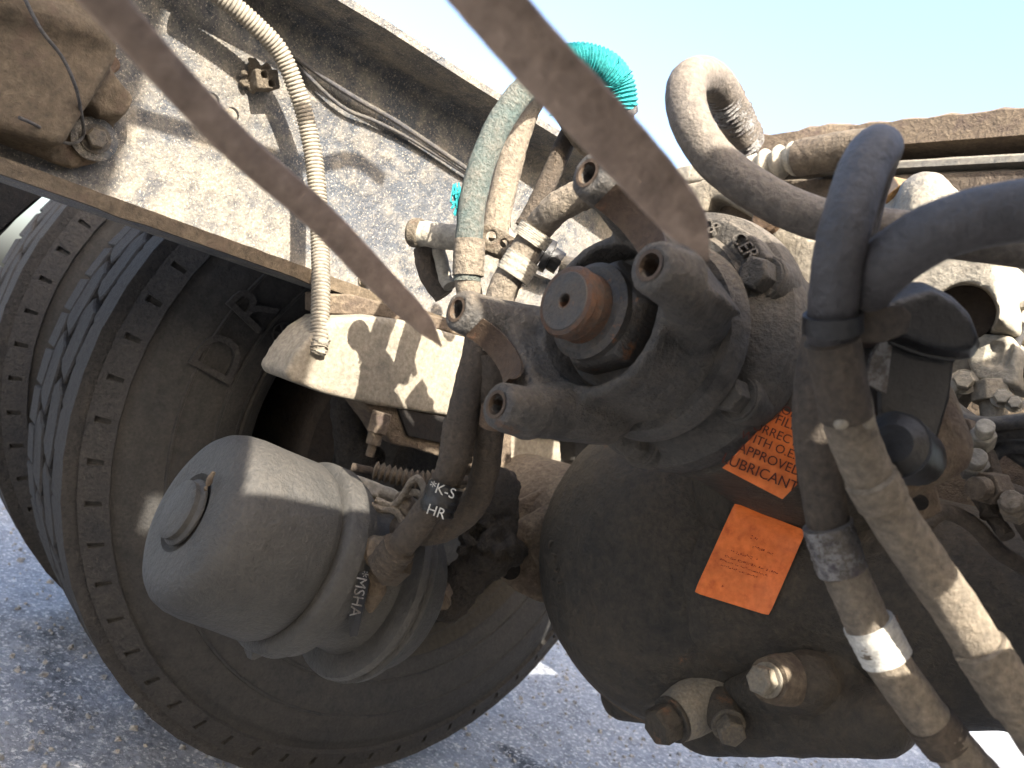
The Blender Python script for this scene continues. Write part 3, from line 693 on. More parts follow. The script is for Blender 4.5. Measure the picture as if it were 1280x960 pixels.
# lower rib and drain bolts
obj('lower_rib', casting([strand(P(880,905,.80), P(1100,900,.66), .030, .03), strand(P(900,880,.78), P(1010,850,.68), .022, .026), strand(P(780,870,.92), P(860,880,.84), .028, .024), strand(P(1050,830,.70), P(1040,720,.74), .025, .012)], voxel=.004, smooth=5, disp=.003), M['bowl'], df, smooth=70)
def boss(px, py, d, dirn, r, L, mt, bolt, bmat):
    p0 = P(px, py, d); d_ = dirn.normalized()
    obj('bolt_boss', lathe(p0-d_*L, p0, [(0,0),(0,r*1.25),(L*.7,r*1.15),(L,r),(L,0)], 28), mt, df)
    obj('housing_bolt', hexbolt(p0, d_, bolt, bolt*1.1, bolt*1.2), bmat, df, bevel=.0008)
boss(960,850,.66, Vector((.25,-1,.1))-RIGHT*.5, .018, .045, M['brown'], .012, M['bolt_pale'])
boss(842,898,.74, -RIGHT*.9-FWD*.6+DOWN*.2, .022, .06, M['bolt_pale'], .018, M['bowl'])
boss(910,905,.72, -FWD+DOWN*.2, .015, .03, M['bowl'], .013, M['bolt'])
# right flange of the bowl seen edge-on (thin highlight line at left of the bowl)
# orange labels
def label(name, poly, d_of, lines, lab, mt=M['orange']):
    n = len(poly)
    front = [P(a, b, d_of(a, b)) for a, b in poly]
    return prism(front, FWD*.0008)
from mathutils.bvhtree import BVHTree
def surf_depth(objs):
    trees = []
    for o in objs:
        mw = Matrix.Translation(wloc(o)); me = o.data
        trees.append(BVHTree.FromPolygons([mw @ v.co for v in me.vertices], [tuple(p.vertices) for p in me.polygons]))
    def f(px, py):
        best = 9
        for t in trees:
            h = t.ray_cast(ORG, ray(px, py).normalized())
            if h[0] is not None: best = min(best, (h[0]-ORG).dot(FWD))
        return best
    return f
def sticker(quad, nx, ny, surf, lift, clip=None):
    """a paper label laid on the casting: grid over a four-cornered patch"""
    bm = bmesh.new(); g = []
    for j in range(ny+1):
        row = []
        for i in range(nx+1):
            s, t = i/nx, j/ny
            a = [(1-s)*(1-t)*quad[0][k]+s*(1-t)*quad[1][k]+s*t*quad[2][k]+(1-s)*t*quad[3][k] for k in (0,1)]
            d = surf(*a); row.append((a, d))
        g.append(row)
    ds = sorted(d for r in g for _, d in r if d < 2); mid = ds[len(ds)//8]+.006
    vs = [[bm.verts.new(P(a[0], a[1], (min(max(d, mid-.012), mid+.006))-lift)) for a, d in row] for row in g]
    for j in range(ny):
        for i in range(nx): bm.faces.new((vs[j][i], vs[j][i+1], vs[j+1][i+1], vs[j+1][i]))
    bmesh.ops.smooth_vert(bm, verts=bm.verts, factor=.5, use_axis_x=True, use_axis_y=True, use_axis_z=True)
    r = bmesh.ops.extrude_face_region(bm, geom=list(bm.faces)); 
    bmesh.ops.translate(bm, verts=[v for v in r['geom'] if isinstance(v, bmesh.types.BMVert)], vec=FWD*.0006)
    return bm
diffparts = [o for o in df.children if o.name.split('.')[0] in ('carrier_bowl','carrier_neck','axle_housing')]
SD = surf_depth(diffparts)
q2 = [(918,626),(1010,662),(962,772),(865,742)]
lab2 = obj('warning_label', sticker(q2, 10, 10, SD, .004), M['orange'], df, label='square orange label on the bowl with faint small print', smooth=80)
q1 = [(996,484),(997,484),(996,604),(903,585)]
def tri_sticker():
    poly = [(994,490),(996,606),(978,624),(903,585),(948,545),(975,515)]
    ds = [SD(a, b) for a, b in poly]; d0 = sorted(ds)[2]
    return prism([P(a, b, min(d0-.012, .60)+(.004 if i in (0,) else 0)) for i, (a, b) in enumerate(poly)], FWD*.0006), min(d0-.012, .60)
tb, TD = tri_sticker()
lab1 = obj('warning_label', tb, M['orange'], df, label='orange triangular-cut label lettered APPROVED LUBRICANT')
xd = (P(972,607,TD)-P(925,588,TD)); yd = nrm
def on_label(s, px, py, size, d, xdir, mt, parent):
    x = xdir.normalized(); z = -ray(px, py).normalized(); y = z.cross(x)
    text('print', s, size, None, P(px, py, d-.0006), x, y, .0002, mt, parent)
for s, px, py, sz in (('OIL',988,516,.0085),('FILL',983,529,.0095),('CORRECTLY',972,544,.0088),('WITH O.E.M.',968,559,.0088),('APPROVED',962,575,.0095),('LUBRICANT',950,591,.0105)):
    on_label(s, px, py, sz, TD, P(100+94,38,1)-P(100,0,1), M['ink'], lab1)
# illegible small print: short strokes
marks = bmesh.new(); random.seed(5)
def qp(s, t): return [(1-s)*(1-t)*q2[0][k]+s*(1-t)*q2[1][k]+s*t*q2[2][k]+(1-s)*t*q2[3][k] for k in (0,1)]
SL = surf_depth([lab2])
for t, s0, s1, h in ((.27,.38,.46,.03),(.36,.42,.72,.018),(.47,.22,.62,.030),(.54,.16,.86,.020),(.59,.14,.80,.016),(.64,.18,.66,.016),(.84,.30,.33,.03)):
    s = s0
    while s < s1:
        wd = random.uniform(.008,.022)
        if random.random() < .85:
            for e in range(2):
                hh = h*random.uniform(.5,1); off = random.uniform(-.5,.5)*h
                c4 = [qp(s, t+off), qp(s+wd, t+off+random.uniform(-.01,.01)), qp(s+wd, t+off+hh*.35), qp(s, t+off+hh*.35)]
                marks.faces.new([marks.verts.new(P(a[0], a[1], SL(*a)-.0008)) for a in c4])
        s += wd+random.uniform(.003,.012)
obj('print', marks, M['ink_faint'], lab2, kind='stuff')
# cast letters on the bowl's left edge
for i, s in enumerate('CAST'):
    px, py = 690+i*4, 680+i*16; d = SD(px, py)
    if d < 2: text('cast_lettering', s, .014, None, P(px, py, d-.001), P(104,60,1)-P(100,0,1), RIGHT, .0015, M['bowl'], df)

# --------- yoke on the pinion
yk = empty('end_yoke', V(-.387,.40,.08), 'heavy grey half-round end yoke with four bolt ears on the differential pinion', 'yoke')
L1, L2 = Vector((-.084,0,-.020)), Vector((-.012,0,-.078)); Rr1, Rr2 = -L1, -L2
yE = .333
def E_(v, y, k=1): return yp(v.x*k, y, v.z*k)
ps = [lathe(yp(0,.385,0), yp(0,1,0), [(0,0),(0,.058),(.02,.058),(.045,.062),(.075,.066),(.080,.062),(.080,0)], 48)]
for v in (L1, L2, Rr1, Rr2):
    tip = E_(v, yE); a_ = E_(v, yE-.003)
    ps.append(cyl(a_, E_(v, yE+.03), .0155, 20, .019))
    right = v.x > 0 and abs(v.x) > .05
    ps.append(strand(E_(v, yE+.018, 1.0), E_(v, .425, .66 if right else .80), .0150 if right else .0165, .019 if right else .025))
for va, vb in ((L1, L2), (Rr1, Rr2)):
    mid = (va+vb)/2; out = mid.normalized()
    ps.append(hull([E_(va*k, y) for k, y in ((1.12,.362),(.80,.362),(1.0,.43),(.6,.43))]+[E_(vb*k, y) for k, y in ((1.12,.362),(.80,.362),(1.0,.43),(.6,.43))]))
trd = ((L1+L2)/2-(Rr1+Rr2)/2).normalized()
cuts = [cyl(yp(0,.30,0), yp(0,.415,0), .050, 32)]
for v in (L1, L2, Rr1, Rr2): cuts.append(cyl(E_(v, yE-.02), E_(v, yE+.022), .0068, 16))
cc = yp(0,yE-.004,0); cuts.append(cyl(cc-trd*.16, cc+trd*.16, .0315, 32))
obj('yoke_casting', casting(ps, cuts, voxel=.0022, smooth=8, disp=.0016, dsize=.012), M['yoke'], yk, smooth=80)
for sgn in (1, -1):   # machined saddle faces
    b_ = bmesh.new(); N_ = 12; perp = (L2-L1).normalized()
    rows = []
    for i in range(N_+1):
        a = R_(18)+R_(144)*i/N_
        rows.append([b_.verts.new(cc+trd*k*sgn+perp*math.cos(a)*.0311+Yv*math.sin(a)*.0311) for k in (.057,.077)])
    for p_, q_ in zip(rows, rows[1:]): b_.faces.new((p_[0], p_[1], q_[1], q_[0]))
    r = bmesh.ops.extrude_face_region(b_, geom=list(b_.faces)); bmesh.ops.translate(b_, verts=[v for v in r['geom'] if isinstance(v, bmesh.types.BMVert)], vec=Vector((0,.002,0)))
    obj('saddle_face', b_, M['machined'], yk, smooth=60)
for v in (L1, L2, Rr1, Rr2):
    obj('threaded_hole', lathe(E_(v, yE-.0035), E_(v, 1), [(0,.0095),(.0,.0072),(.004,.0066),(.020,.0064),(.020,0)], 24), M['machined'], yk, label='rusty bored bolt hole in a yoke ear')
# nut, washer, stud
nu = empty('pinion_nut', yp(0,.40,0), 'big hex pinion nut with rusty orange stud end in the middle of the yoke', 'nut')
obj('washer', lathe(yp(0,.412,0), yp(0,0,0), [(0,0),(0,.047),(.006,.047),(.006,0)], 48), M['nut'], nu, bevel=.001)
obj('hex_nut', lathe(yp(0,.406,0), yp(0,0,0), [(0,0),(0,.040),(.008,.0405),(.020,.0405),(.026,.037),(.026,0)], 6, a0=.35), M['nut'], nu, bevel=.0015, smooth=30)
obj('nut_collar', lathe(yp(0,.381,0), yp(0,0,0), [(0,.034),(.006,.034),(.009,.030),(.009,0)], 40), M['nut'], nu)
obj('threaded_stud', lathe(yp(0,.374,0), yp(0,0,0), [(0,.024),(.010,.024),(.012,.0225),(.014,.0245),(.016,.0235),(.018,.025),(.0215,.0235),(.0225,.021),(.0225,.0045),(.012,.004),(.012,0)], 48), M['stud'], nu, smooth=30)
obj('stud_face', lathe(yp(.0005,.3744,-.0005), yp(0,0,0), [(0,.0048),(.0228,.0048),(.0236,.0056),(.0236,.0195),(.0226,.0205),(0,.0205)], 48), M['nut'], nu)
# slinger behind the yoke
obj('dust_slinger', lathe(yp(0,.440,0), yp(0,1,0), [(0,.05),(.0,.070),(.006,.0745),(.014,.0755),(.016,.072)], 72), M['yoke'], yk)

# ================================================================== bars close to the lens
def bar(name, pts, widths, th, mt, parent, nrmv):
    path = catmull(pts, 8); n = len(path); bm = bmesh.new(); rings = []
    for i, p in enumerate(path):
        d = (path[min(i+1,n-1)]-path[max(i-1,0)]).normalized(); t = i/(n-1)*(len(widths)-1); k = min(int(t), len(widths)-2)
        w = widths[k]+(widths[k+1]-widths[k])*(t-k); s = d.cross(nrmv).normalized(); nn = s.cross(d)
        w *= 1+.008*math.sin(i*1.7)
        q = [(-.5,-.3),(-.42,-.5),(.42,-.5),(.5,-.3),(.5,.3),(.42,.5),(-.42,.5),(-.5,.3)]
        rings.append([bm.verts.new(p+s*a*w+nn*b*th) for a, b in q])
    for a, b in zip(rings, rings[1:]):
        for k in range(8): bm.faces.new((a[k], a[(k+1)%8], b[(k+1)%8], b[k]))
    bm.faces.new(rings[0]); bm.faces.new(rings[-1])
    return obj(name, bm, mt, parent, smooth=60)
b1 = empty('metal_bar', P(350,240,.30), 'narrow brown muddy bar crossing the picture from top left to the beam', 'bar', 'muddy bars close to the camera')
bar('bar_body', [P(a,b,d) for a,b,d in ((-30,-160,.18),(120,-10,.215),(200,80,.24),(300,185,.28),(400,272,.325),(470,345,.36),(520,395,.385),(540,418,.395),(549,430,.40))], [.0108,.0108,.0111,.0115,.012,.0125,.013,.012,.009,.004,.001], .006, M['bar'], b1, -ray(300,200))
b2 = empty('metal_bar', P(720,150,.27), 'wide brown muddy bar crossing the sky, its tip at the yoke', 'bar', 'muddy bars close to the camera')
bar('bar_body', [P(a,b,d) for a,b,d in ((450,-190,.20),(560,-60,.215),(610,0,.225),(680,80,.24),(760,165,.26),(820,232,.28),(855,275,.29),(872,300,.295),(880,318,.30))], [.0168,.0168,.0170,.0175,.018,.0185,.0185,.017,.013,.006,.001], .008, M['bar'], b2, -ray(700,100))

# ================================================================== hoses in the middle
def hose(name, pts, r, mt, label, cat='hose', group=None, lump=.03, parts=(), seg=20):
    pp = [P(*q) for q in pts]
    e = empty(name, pp[len(pp)//2], label, cat, group)
    obj('hose_body', tube(pp, r, seg, 14, lump=lump), mt, e, smooth=80)
    return e, pp
def sleeve(parent, name, a, b, r, mt, n=6, label=None, lump=.02, ridges=0):
    pts = [P(*a).lerp(P(*b), i/n) for i in range(n+1)]
    o = obj(name, tube(pts, r, 22, 6, lump=lump, mod=(lambda i: 1+ridges*((i%2)-.5)) if ridges else None), mt, parent, smooth=60)
    if label: o['label'] = label
    return o
G = 'air hoses'
hA, pA = hose('air_hose', [(584,352,.68),(586,300,.68),(593,240,.69),(612,180,.70),(640,130,.71),(672,98,.72),(710,78,.73)], .0118, M['sleeve_old'], 'thick hose in a faded teal sleeve rising in front of the frame rail', group=G, lump=.03)
sleeve(hA, 'hose_coupling', (587,300,.68), (585,345,.68), .0135, M['hose'])
obj('hose_end', cyl(P(583,342,.68), P(588,375,.68), .011, 20), M['hose'], hA)
tp = [P(a,b,d) for a,b,d in ((706,76,.73),(730,74,.735),(755,82,.74),(772,100,.75),(778,122,.755),(777,140,.76))]
# coiled bright teal sleeve: turns of a spring guard
pathT = resample(catmull(tp, 14), .0009)
obj('coil_guard', tube(tp, .0138, 22, 30, step=.0008, mod=lambda i: (1,1.08,1,.90)[i%4]), M['teal'], hA, label='bright teal coiled guard on the hose', smooth=80)
random.seed(21)
fr = [tube([p_, p_+Vector([random.uniform(-.006,.006) for _ in range(3)])+(p_-tp[3]).normalized()*.01], .0005, 4, 2) for p_ in [P(random.uniform(690,785), random.uniform(66,150), .735) for _ in range(24)] if True]
obj('frayed_fibres', joinbm(fr+[tube([P(572+random.uniform(-6,6), 240+random.uniform(-12,20), .69), P(572+random.uniform(-9,9), 250+random.uniform(-12,20), .685)], .0009, 4, 2) for _ in range(26)]), M['teal'], hA, kind='stuff')
obj('end_ring', lathe(P(776,136,.758), P(778,146,.762), [(0,.010),(0,.0155),(.003,.016),(.006,.0155),(.006,.010)], 28), M['wire'], hA)
hA2, _ = hose('air_hose', [(777,140,.76),(770,170,.77),(745,185,.78),(720,160,.78),(690,110,.78),(668,120,.77),(650,160,.76),(636,210,.75),(624,260,.74),(616,305,.73)], .0125, M['hose'], 'dusty hose hanging behind the teal-sleeved hose', group=G)
hb_, _ = hose('brake_pipe', [(735,110,.80),(715,160,.80),(690,215,.80),(668,262,.80),(655,285,.80)], .0098, M['hose_mid'], 'dark brown pipe slanting down from the sky to the hose junction', 'pipe')
hD, _ = hose('air_hose', [(752,235,.62),(722,246,.63),(694,262,.64),(670,290,.66),(650,325,.66),(632,355,.66),(620,392,.66),(612,440,.66)], .0125, M['hose'], 'dusty hose curving from the brass elbow down behind the yoke', group=G)
sleeve(hD, 'tape_wrap', (655,322,.657), (640,345,.658), .0150, M['pale'])
sleeve(hD, 'crimp_sleeve', (672,287,.658), (662,302,.66), .0155, M['pale'])
# junction block
jb = empty('hose_junction', P(640,300,.70), 'mud-crusted junction with a tube and clamp where the hoses meet', 'junction')
def oriented(p, dx, dz, th, sx_, sy_, sz_):
    pass
obj('junction_tube', tube([P(517,291,.74), P(545,294,.735), P(580,299,.73), P(610,303,.72)], .0118, 20, lump=.05), M['pale'], jb)
obj('tube_cap', lathe(P(512,290,.742), P(545,294,.735), [(0,0),(0,.011),(.003,.0135),(.010,.0138),(.012,.0125)], 24), M['mud'], jb)
blk = [P(a,b,.685) for a,b in ((598,283),(612,278),(645,297),(668,318),(662,330),(640,326),(602,312))]
obj('junction_plate', casting([prism(blk, FWD*.02), strand(P(640,318,.68), P(665,322,.68), .009, .007)], [cyl(P(614,295,.66), P(614,295,.72), .005, 12), cyl(P(630,305,.66), P(630,305,.72), .004, 12), cyl(P(645,312,.66), P(645,312,.72), .0035, 12)], voxel=.0015, smooth=2, disp=.003, dsize=.008), M['mud'], jb, smooth=60)
obj('junction_stem', tube([P(530,310,.76), P(535,340,.76), P(555,370,.76)], .010, 14, lump=.06), M['hose_mid'], jb)
obj('junction_stem', tube([P(548,310,.755), P(556,345,.75), P(562,358,.745)], .0065, 14, lump=.08), M['pale'], jb)
obj('junction_stem', tube([P(625,262,.74), P(632,285,.74), P(640,300,.74)], .004, 10), M['pale'], jb)
obj('plug_connector', joinbm([cyl(P(664,306,.72), P(680,318,.72), .014, 20), cyl(P(680,318,.72), P(688,322,.72), .0155, 20), cyl(P(688,322,.72), P(700,330,.72), .011, 20)]), M['black'], jb, smooth=40)
obj('plug_collar', joinbm([cyl(P(655,300,.721), P(668,309,.721), .0158, 20), cyl(P(700,330,.72), P(716,334,.72), .0085, 14)]), M['pale'], jb, smooth=40)
# sunlit frame gusset behind the junction
gs = [PX(a,b,-.88) for a,b in ((636,215),(660,232),(700,262),(752,300),(740,345),(690,350),(640,330))]
obj('gusset_plate', prism(gs, Vector((-.02,0,0))), M['rail'], label='speckled steel gusset plate on the rail behind the hose junction', cat='plate', bevel=.001)
hB, _ = hose('air_hose', [(596,395,.66),(598,430,.66),(588,475,.665),(578,520,.67),(570,565,.675),(556,605,.68),(530,645,.69),(505,678,.70),(478,712,.715)], [.0115,.0120,.0125,.013,.013,.0128,.0128,.0125,.012], M['hose_mid'], 'brown dusty hose running from behind the yoke down to the brake chamber port', group=G)
sleeve(hB, 'crimp_sleeve', (576,525,.672), (569,575,.676), .0145, M['hose_mid'])
sleeve(hB, 'crimp_sleeve', (500,683,.70), (480,708,.712), .0155, M['hose_mid'], lump=.06)
hC, _ = hose('air_hose', [(612,440,.66),(614,490,.67),(612,540,.69),(606,590,.70),(592,630,.71),(565,655,.72),(535,665,.73),(500,660,.76)], .0125, M['hose_mid'], 'second brown hose tied alongside the one to the brake chamber', group=G)
sleeve(hC, 'crimp_sleeve', (622,508,.655), (619,532,.66), .0135, M['copperpaint'])
tz = empty('cable_tie', P(552,622,.675), 'black cable tie binding the two brown hoses together', 'cable tie')
obj('tie_band', tube([P(558,606,.668), P(552,622,.668), P(545,640,.668)], .0150, 20, lump=.05), M['black'], tz)
for s, px, py in (('*K-S',553,613),('HR',545,640)):
    text('white_lettering', s, .012, None, P(px, py, .650), P(40,14,1)-P(0,0,1), -DOWN, .0003, M['tape_white'], tz)
# tangle of small wires above the chamber
tn = empty('sensor_wire', P(520,610,.74), 'tangled pale sensor wire beside the chamber hose', 'wire')
for pts in (((470,625),(490,632),(505,618),(512,605),(522,598),(530,612),(532,640)), ((500,640),(505,620),(520,616),(530,628),(520,645)), ((452,628),(475,636),(495,640),(505,655))):
    obj('wire_loop', tube([P(a,b,.755-.003*i) for i,(a,b) in enumerate(pts)], .0035, 10, lump=.06), M['hose'], tn)
obj('wire_plug', casting([strand(P(505,625,.76), P(515,650,.76), .010, .012)], voxel=.002, disp=.004, dsize=.01), M['brown'], tn)

# ================================================================== hoses at the right
h1, _ = hose('air_hose', [(928,172,.60),(912,135,.58),(896,106,.555),(876,95,.53),(858,108,.51),(862,148,.50),(890,195,.495),(935,232,.49),(990,262,.485),(1050,280,.48),(1130,290,.475),(1220,300,.47),(1330,315,.46)], .0128, M['hose_grey'], 'black rubber hose arching into the sky then back down to the right', group=G, lump=.01)
obj('coil_wrap', tube([P(a,b,d) for a,b,d in ((896,108,.56),(910,130,.575),(926,160,.595),(934,180,.61))], .0125, 18, 20, step=.0011, mod=lambda i: (1,1.1,1,.88)[i%4], lump=.06), M['tape'], h1, label='torn pale spiral wrap on the hose bend')
h2, _ = hose('air_hose', [(1068,330,.47),(1082,250,.455),(1094,205,.43),(1099,186,.405),(1092,190,.38),(1078,215,.368),(1063,262,.36),(1050,310,.36),(1043,360,.365),(1040,410,.375),(1042,450,.385),(1052,500,.395),(1072,560,.405),(1100,620,.41),(1145,690,.415),(1190,755,.42),(1235,825,.42),(1285,900,.42),(1340,980,.42)], [.0100,.0108,.0112,.0114,.0114,.0112,.0112,.0110,.0112,.0112,.0112,.0112,.0112,.0115,.0115,.0115,.0115], M['hose_black'], 'nearest black hose with a rounded bend at top, running down the right side', group=G, lump=.01)
sleeve(h2, 'dusty_cover', (1040,425,.375), (1058,520,.388), .0125, M['hose_mid'])
o = obj('lower_cover', tube([P(a,b,d) for a,b,d in ((1054,505,.393),(1072,560,.403),(1100,620,.408),(1145,690,.413),(1190,755,.418),(1235,825,.418),(1285,900,.418),(1340,980,.418))], .0122, 22, 12, lump=.02), M['hose'], h2, smooth=80)
sleeve(h2, 'crimp_sleeve', (1088,597,.403), (1103,625,.407), .0132, M['hose'])
sleeve(h2, 'crimp_sleeve', (1224,808,.415), (1270,880,.417), .0136, M['hose'])
h3, _ = hose('air_hose', [(1062,400,.40),(1072,372,.385),(1100,338,.365),(1150,300,.35),(1210,276,  .34),(1290,262,.33),(1380,258,.32)], .0132, M['hose_black'], 'thick black hose curving out of the right edge over the valve', group=G, lump=.01)
h4, _ = hose('air_hose', [(1048,360,.43),(1034,410,.435),(1022,465,.44),(1018,530,.44),(1026,600,.445),(1040,670,.45),(1066,740,.45),(1102,815,.45),(1150,885,.45),(1200,945,.45),(1260,1010,.45)], .0118, M['hose_mid'], 'hose with white tape running down beside the orange labels', group=G, lump=.02)
sleeve(h4, 'tape_wrap', (1034,655,.447), (1052,712,.45), .0138, M['tape'], n=8, label='torn white tape', lump=.03)
sleeve(h4, 'tape_wrap', (1085,778,.45), (1108,822,.45), .0142, M['tape_white'], n=8, label='bright white tape band', lump=.02)
sleeve(h4, 'crimp_sleeve', (1160,900,.45), (1184,930,.45), .0138, M['hose_mid'])
obj('dusty_cover', tube([P(a,b,d-.001) for a,b,d in ((1056,715,.45),(1075,758,.45),(1102,815,.45),(1150,885,.45),(1200,945,.45),(1240,990,.45))], .0124, 22, 12, lump=.02), M['hose'], h4, smooth=80)
ct = empty('cable_tie', P(1040,404,.37), 'flat dark strap holding the nearest hose to the black valve', 'cable tie')
obj('tie_band', lathe(P(1041,392,.368), P(1041,416,.371), [(0,.0115),(0,.0132),(.0085,.0134),(.0085,.0115)], 24), M['black'], ct)
obj('tie_arm', prism([P(a,b,.372) for a,b in ((1060,392),(1128,380),(1140,392),(1135,416),(1105,428),(1062,424))], FWD*.014), M['hose_mid'], ct, bevel=.001)
# sunlit spot on the hose, modelled as two small pale pieces
cp = empty('painted_sun_spot', P(1072,520,.37), 'small pale shape standing in for a sunlit spot on the nearest hose below the valve', 'clip')
obj('sun_spot_piece', casting([strand(P(1050,530,.379), P(1078,512,.381), .0035, .0045), strand(P(1078,500,.384), P(1086,528,.384), .0045, .0035)], voxel=.0012, smooth=2, disp=.001), M['cream'], cp)

# ================================================================== black valve
vl = empty('air_valve', P(1150,450,.46), 'dark glossy plastic air valve with faceted cap and a pale label', 'valve')
vd = .43
cap_ = [P(a,b,vd) for a,b in ((1062,388),(1080,372),(1115,360),(1150,350),(1188,368),(1212,392),(1226,430),(1218,448),(1192,450),(1160,446),(1128,436),(1115,425),(1110,405),(1070,412))]
def grow(pl, k, off):
    c_ = sum(pl, Vector())/len(pl); return [c_+(p_-c_)*k+off for p_ in pl]
inner = grow(cap_, .72, -FWD*.014)
capb = casting([hull(cap_+grow(cap_, 1.02, FWD*.05)+inner)], voxel=.0025, smooth=2, disp=0)
obj('valve_cap', capb, M['black'], vl, smooth=50)
body = [P(a,b,vd+.004) for a,b in ((1112,428),(1150,440),(1194,449),(1188,500),(1170,560),(1165,572),(1130,560),(1098,530),(1098,490))]
obj('valve_body', hull(body+grow(body, .95, FWD*.05)), M['black'], vl, bevel=.002, smooth=30)
obj('cap_lip', tube([P(a,b,vd-.001) for a,b in ((1112,426),(1135,436),(1160,444),(1192,449))], .0018, 8), M['black'], vl)
obj('valve_plate', prism([P(a,b,vd-.0005) for a,b in ((1103,424),(1116,426),(1108,492),(1084,480),(1090,445))], FWD*.004), M['tape'], vl, label='small pale grey label plate on the valve side')
obj('valve_port', joinbm([cyl(P(1118,556,.42), P(1140,572,.46), .018, 24), lathe(P(1116,554,.416), P(1140,572,.46), [(0,0),(0,.010),(.002,.012),(.004,.016),(.006,.017)], 24)]), M['black'], vl, smooth=40)
obj('port_boss', casting([strand(P(1110,590,.46), P(1170,560,.47), .020, .018), strand(P(1170,560,.47), P(1150,500,.48), .02, .02)], voxel=.003, disp=.002), M['brown'], vl, smooth=60)
lg = empty('mounting_lug', P(1145,632,.52), 'small grey lug with a bolt hole on the axle beside the hose', 'lug')
obj('lug_plate', prism([P(a,b,.50) for a,b in ((1118,612),(1168,592),(1180,640),(1150,655),(1132,640))], FWD*.012), M['brown'], lg, bevel=.002)
obj('lug_hole', cyl(P(1150,628,.497), P(1150,628,.503), .005, 14), M['hole'], lg)

vc = empty('valve_cluster', PY(1230,560,.66), 'cluster of small dusty elbows and nuts between the black valve and the wires', 'fitting')
for i, (a, b, r_, m_) in enumerate(((1206,540,.011,'brown'),(1226,556,.009,'pale'),(1194,566,.012,'brown'),(1215,588,.010,'alu'),(1250,610,.012,'brown'),(1270,640,.010,'hose'))):
    p0 = PY(a,b,.64); d_ = Vector((random.uniform(-.5,.5), -1, random.uniform(-.3,.6))).normalized()
    o = obj('elbow_nut', joinbm([cyl(p0, p0+d_*.016, r_, 6), cyl(p0+d_*.016, p0+d_*.026, r_*.7, 16)]), M[m_], vc, bevel=.0008, smooth=40)
    obj('elbow_pipe', tube([p0, p0-d_*.02+Vector((.01,0,-.01)), p0+Vector((.03,.01,-.04))], r_*.55, 12, lump=.05), M['hose_mid'], vc)

# ================================================================== things behind at the right
cm = empty('rear_crossmember', V(-.2, 1.15, .30), 'mud-topped crossmember assembly running across behind the hoses at right', 'crossmember')
def crossbeam(name, y0, dy, zlo, zhi, x0, x1, mt, wob=.004, bevel=0):
    bm = bmesh.new(); N_ = 70; rings = []
    for i in range(N_+1):
        x = x0+(x1-x0)*i/N_; w1 = wob*mn.noise(Vector((x*25, zhi*10, 1)))*1.5+wob*.8*mn.noise(Vector((x*70, zhi*10, 4)))
        rings.append([bm.verts.new(V(x, y0, zlo)), bm.verts.new(V(x, y0, zhi-.006+w1*.6)), bm.verts.new(V(x, y0+.008, zhi+w1)), bm.verts.new(V(x, y0+dy, zhi+w1)), bm.verts.new(V(x, y0+dy, zlo))])
    for a, b in zip(rings, rings[1:]):
        for k in range(5): bm.faces.new((a[k], a[(k+1)%5], b[(k+1)%5], b[k]))
    bm.faces.new(rings[0]); bm.faces.new(rings[-1][::-1])
    return obj(name, bm, mt, cm, smooth=50)
crossbeam('top_beam', 1.08, .20, .528, .571, -.88, .3, M['brown'], .006)
crossbeam('under_shelf', 1.14, .16, .507, .5265, -.86, .3, M['beam_brown'], .002)
crossbeam('pale_edge', 1.075, .05, .489, .504, -.70, .3, M['steelpale'], .001)
crossbeam('lower_beam', 1.082, .12, .446, .486, -.80, .3, M['beam_brown'], .002)
crossbeam('back_web', 1.20, .02, .18, .444, -.62, .3, M['flange_mud'], .002)
for x in (-.30,-.24):
    obj('upright', box(V(x, 1.12, .405), .018, .02, .08), M['steelpale'], cm, bevel=.001)
# ribbed boot / pipe along the crossmember
bt = empty('rubber_boot', PY(1000,200,1.03), 'dusty ribbed boot on a fat pipe lying along the crossmember', 'boot')
obj('boot_ribs', tube([PY(a,b,1.05) for a,b in ((905,222),(930,214),(965,205),(1000,197))], .022, 24, 20, step=.0048, mod=lambda i: (1,1.18,1.22,1.0,.82)[i%5], lump=.04), M['pale'], bt, smooth=60)
obj('boot_pipe', tube([PY(a,b,1.04) for a,b in ((998,198),(1030,192),(1070,186),(1110,185))], .028, 24, lump=.02), M['beam_brown'], bt, smooth=70)
obj('boot_flange', casting([prism([PY(a,b,1.0) for a,b in ((840,214),(850,206),(880,203),(900,208),(905,222),(860,228),(842,226))], Vector((0,.05,0)))], voxel=.004, disp=.006, dsize=.02), M['pale'], bt, smooth=60)
# pale castings
kn = empty('dome_casting', PY(1150,250,.80), 'bright shiny cast dome poking up behind the hoses under the crossmember', 'casting')
obj('knob_body', casting([strand(PY(1155,246,.80), PY(1170,300,.80), .026, .045), strand(PY(1155,246,.80), PY(1090,290,.82), .018, .02)], voxel=.003, smooth=4, disp=.004, dsize=.02), M['alu'], kn, smooth=60)
obj('knob_nut', cyl(PY(1120,240,.83), PY(1128,252,.80), .018, 6), M['brass'], kn, bevel=.001)
sh_ = empty('shackle_casting', PY(1190,340,.70), 'pale sunlit casting with an arched dark opening right of the yoke', 'casting')
obj('shackle_body', casting([prism([PY(a,b,.66) for a,b in ((1075,335),(1120,305),(1175,300),(1246,305),(1248,375),(1252,400),(1180,395),(1090,400))], Vector((0,.08,0)))], [cyl(PY(1204,392,.60), PY(1204,392,.72), .024, 24)], voxel=.003, smooth=4, disp=.003), M['pale'], sh_, smooth=60)
obj('shackle_liner', cyl(PY(1204,392,.69), PY(1204,392,.74), .0235, 24), M['drum'], sh_)
ga = empty('spring_arm', PY(1230,350,.72), 'grey steel arm sloping down to the right edge under the thick hose', 'arm')
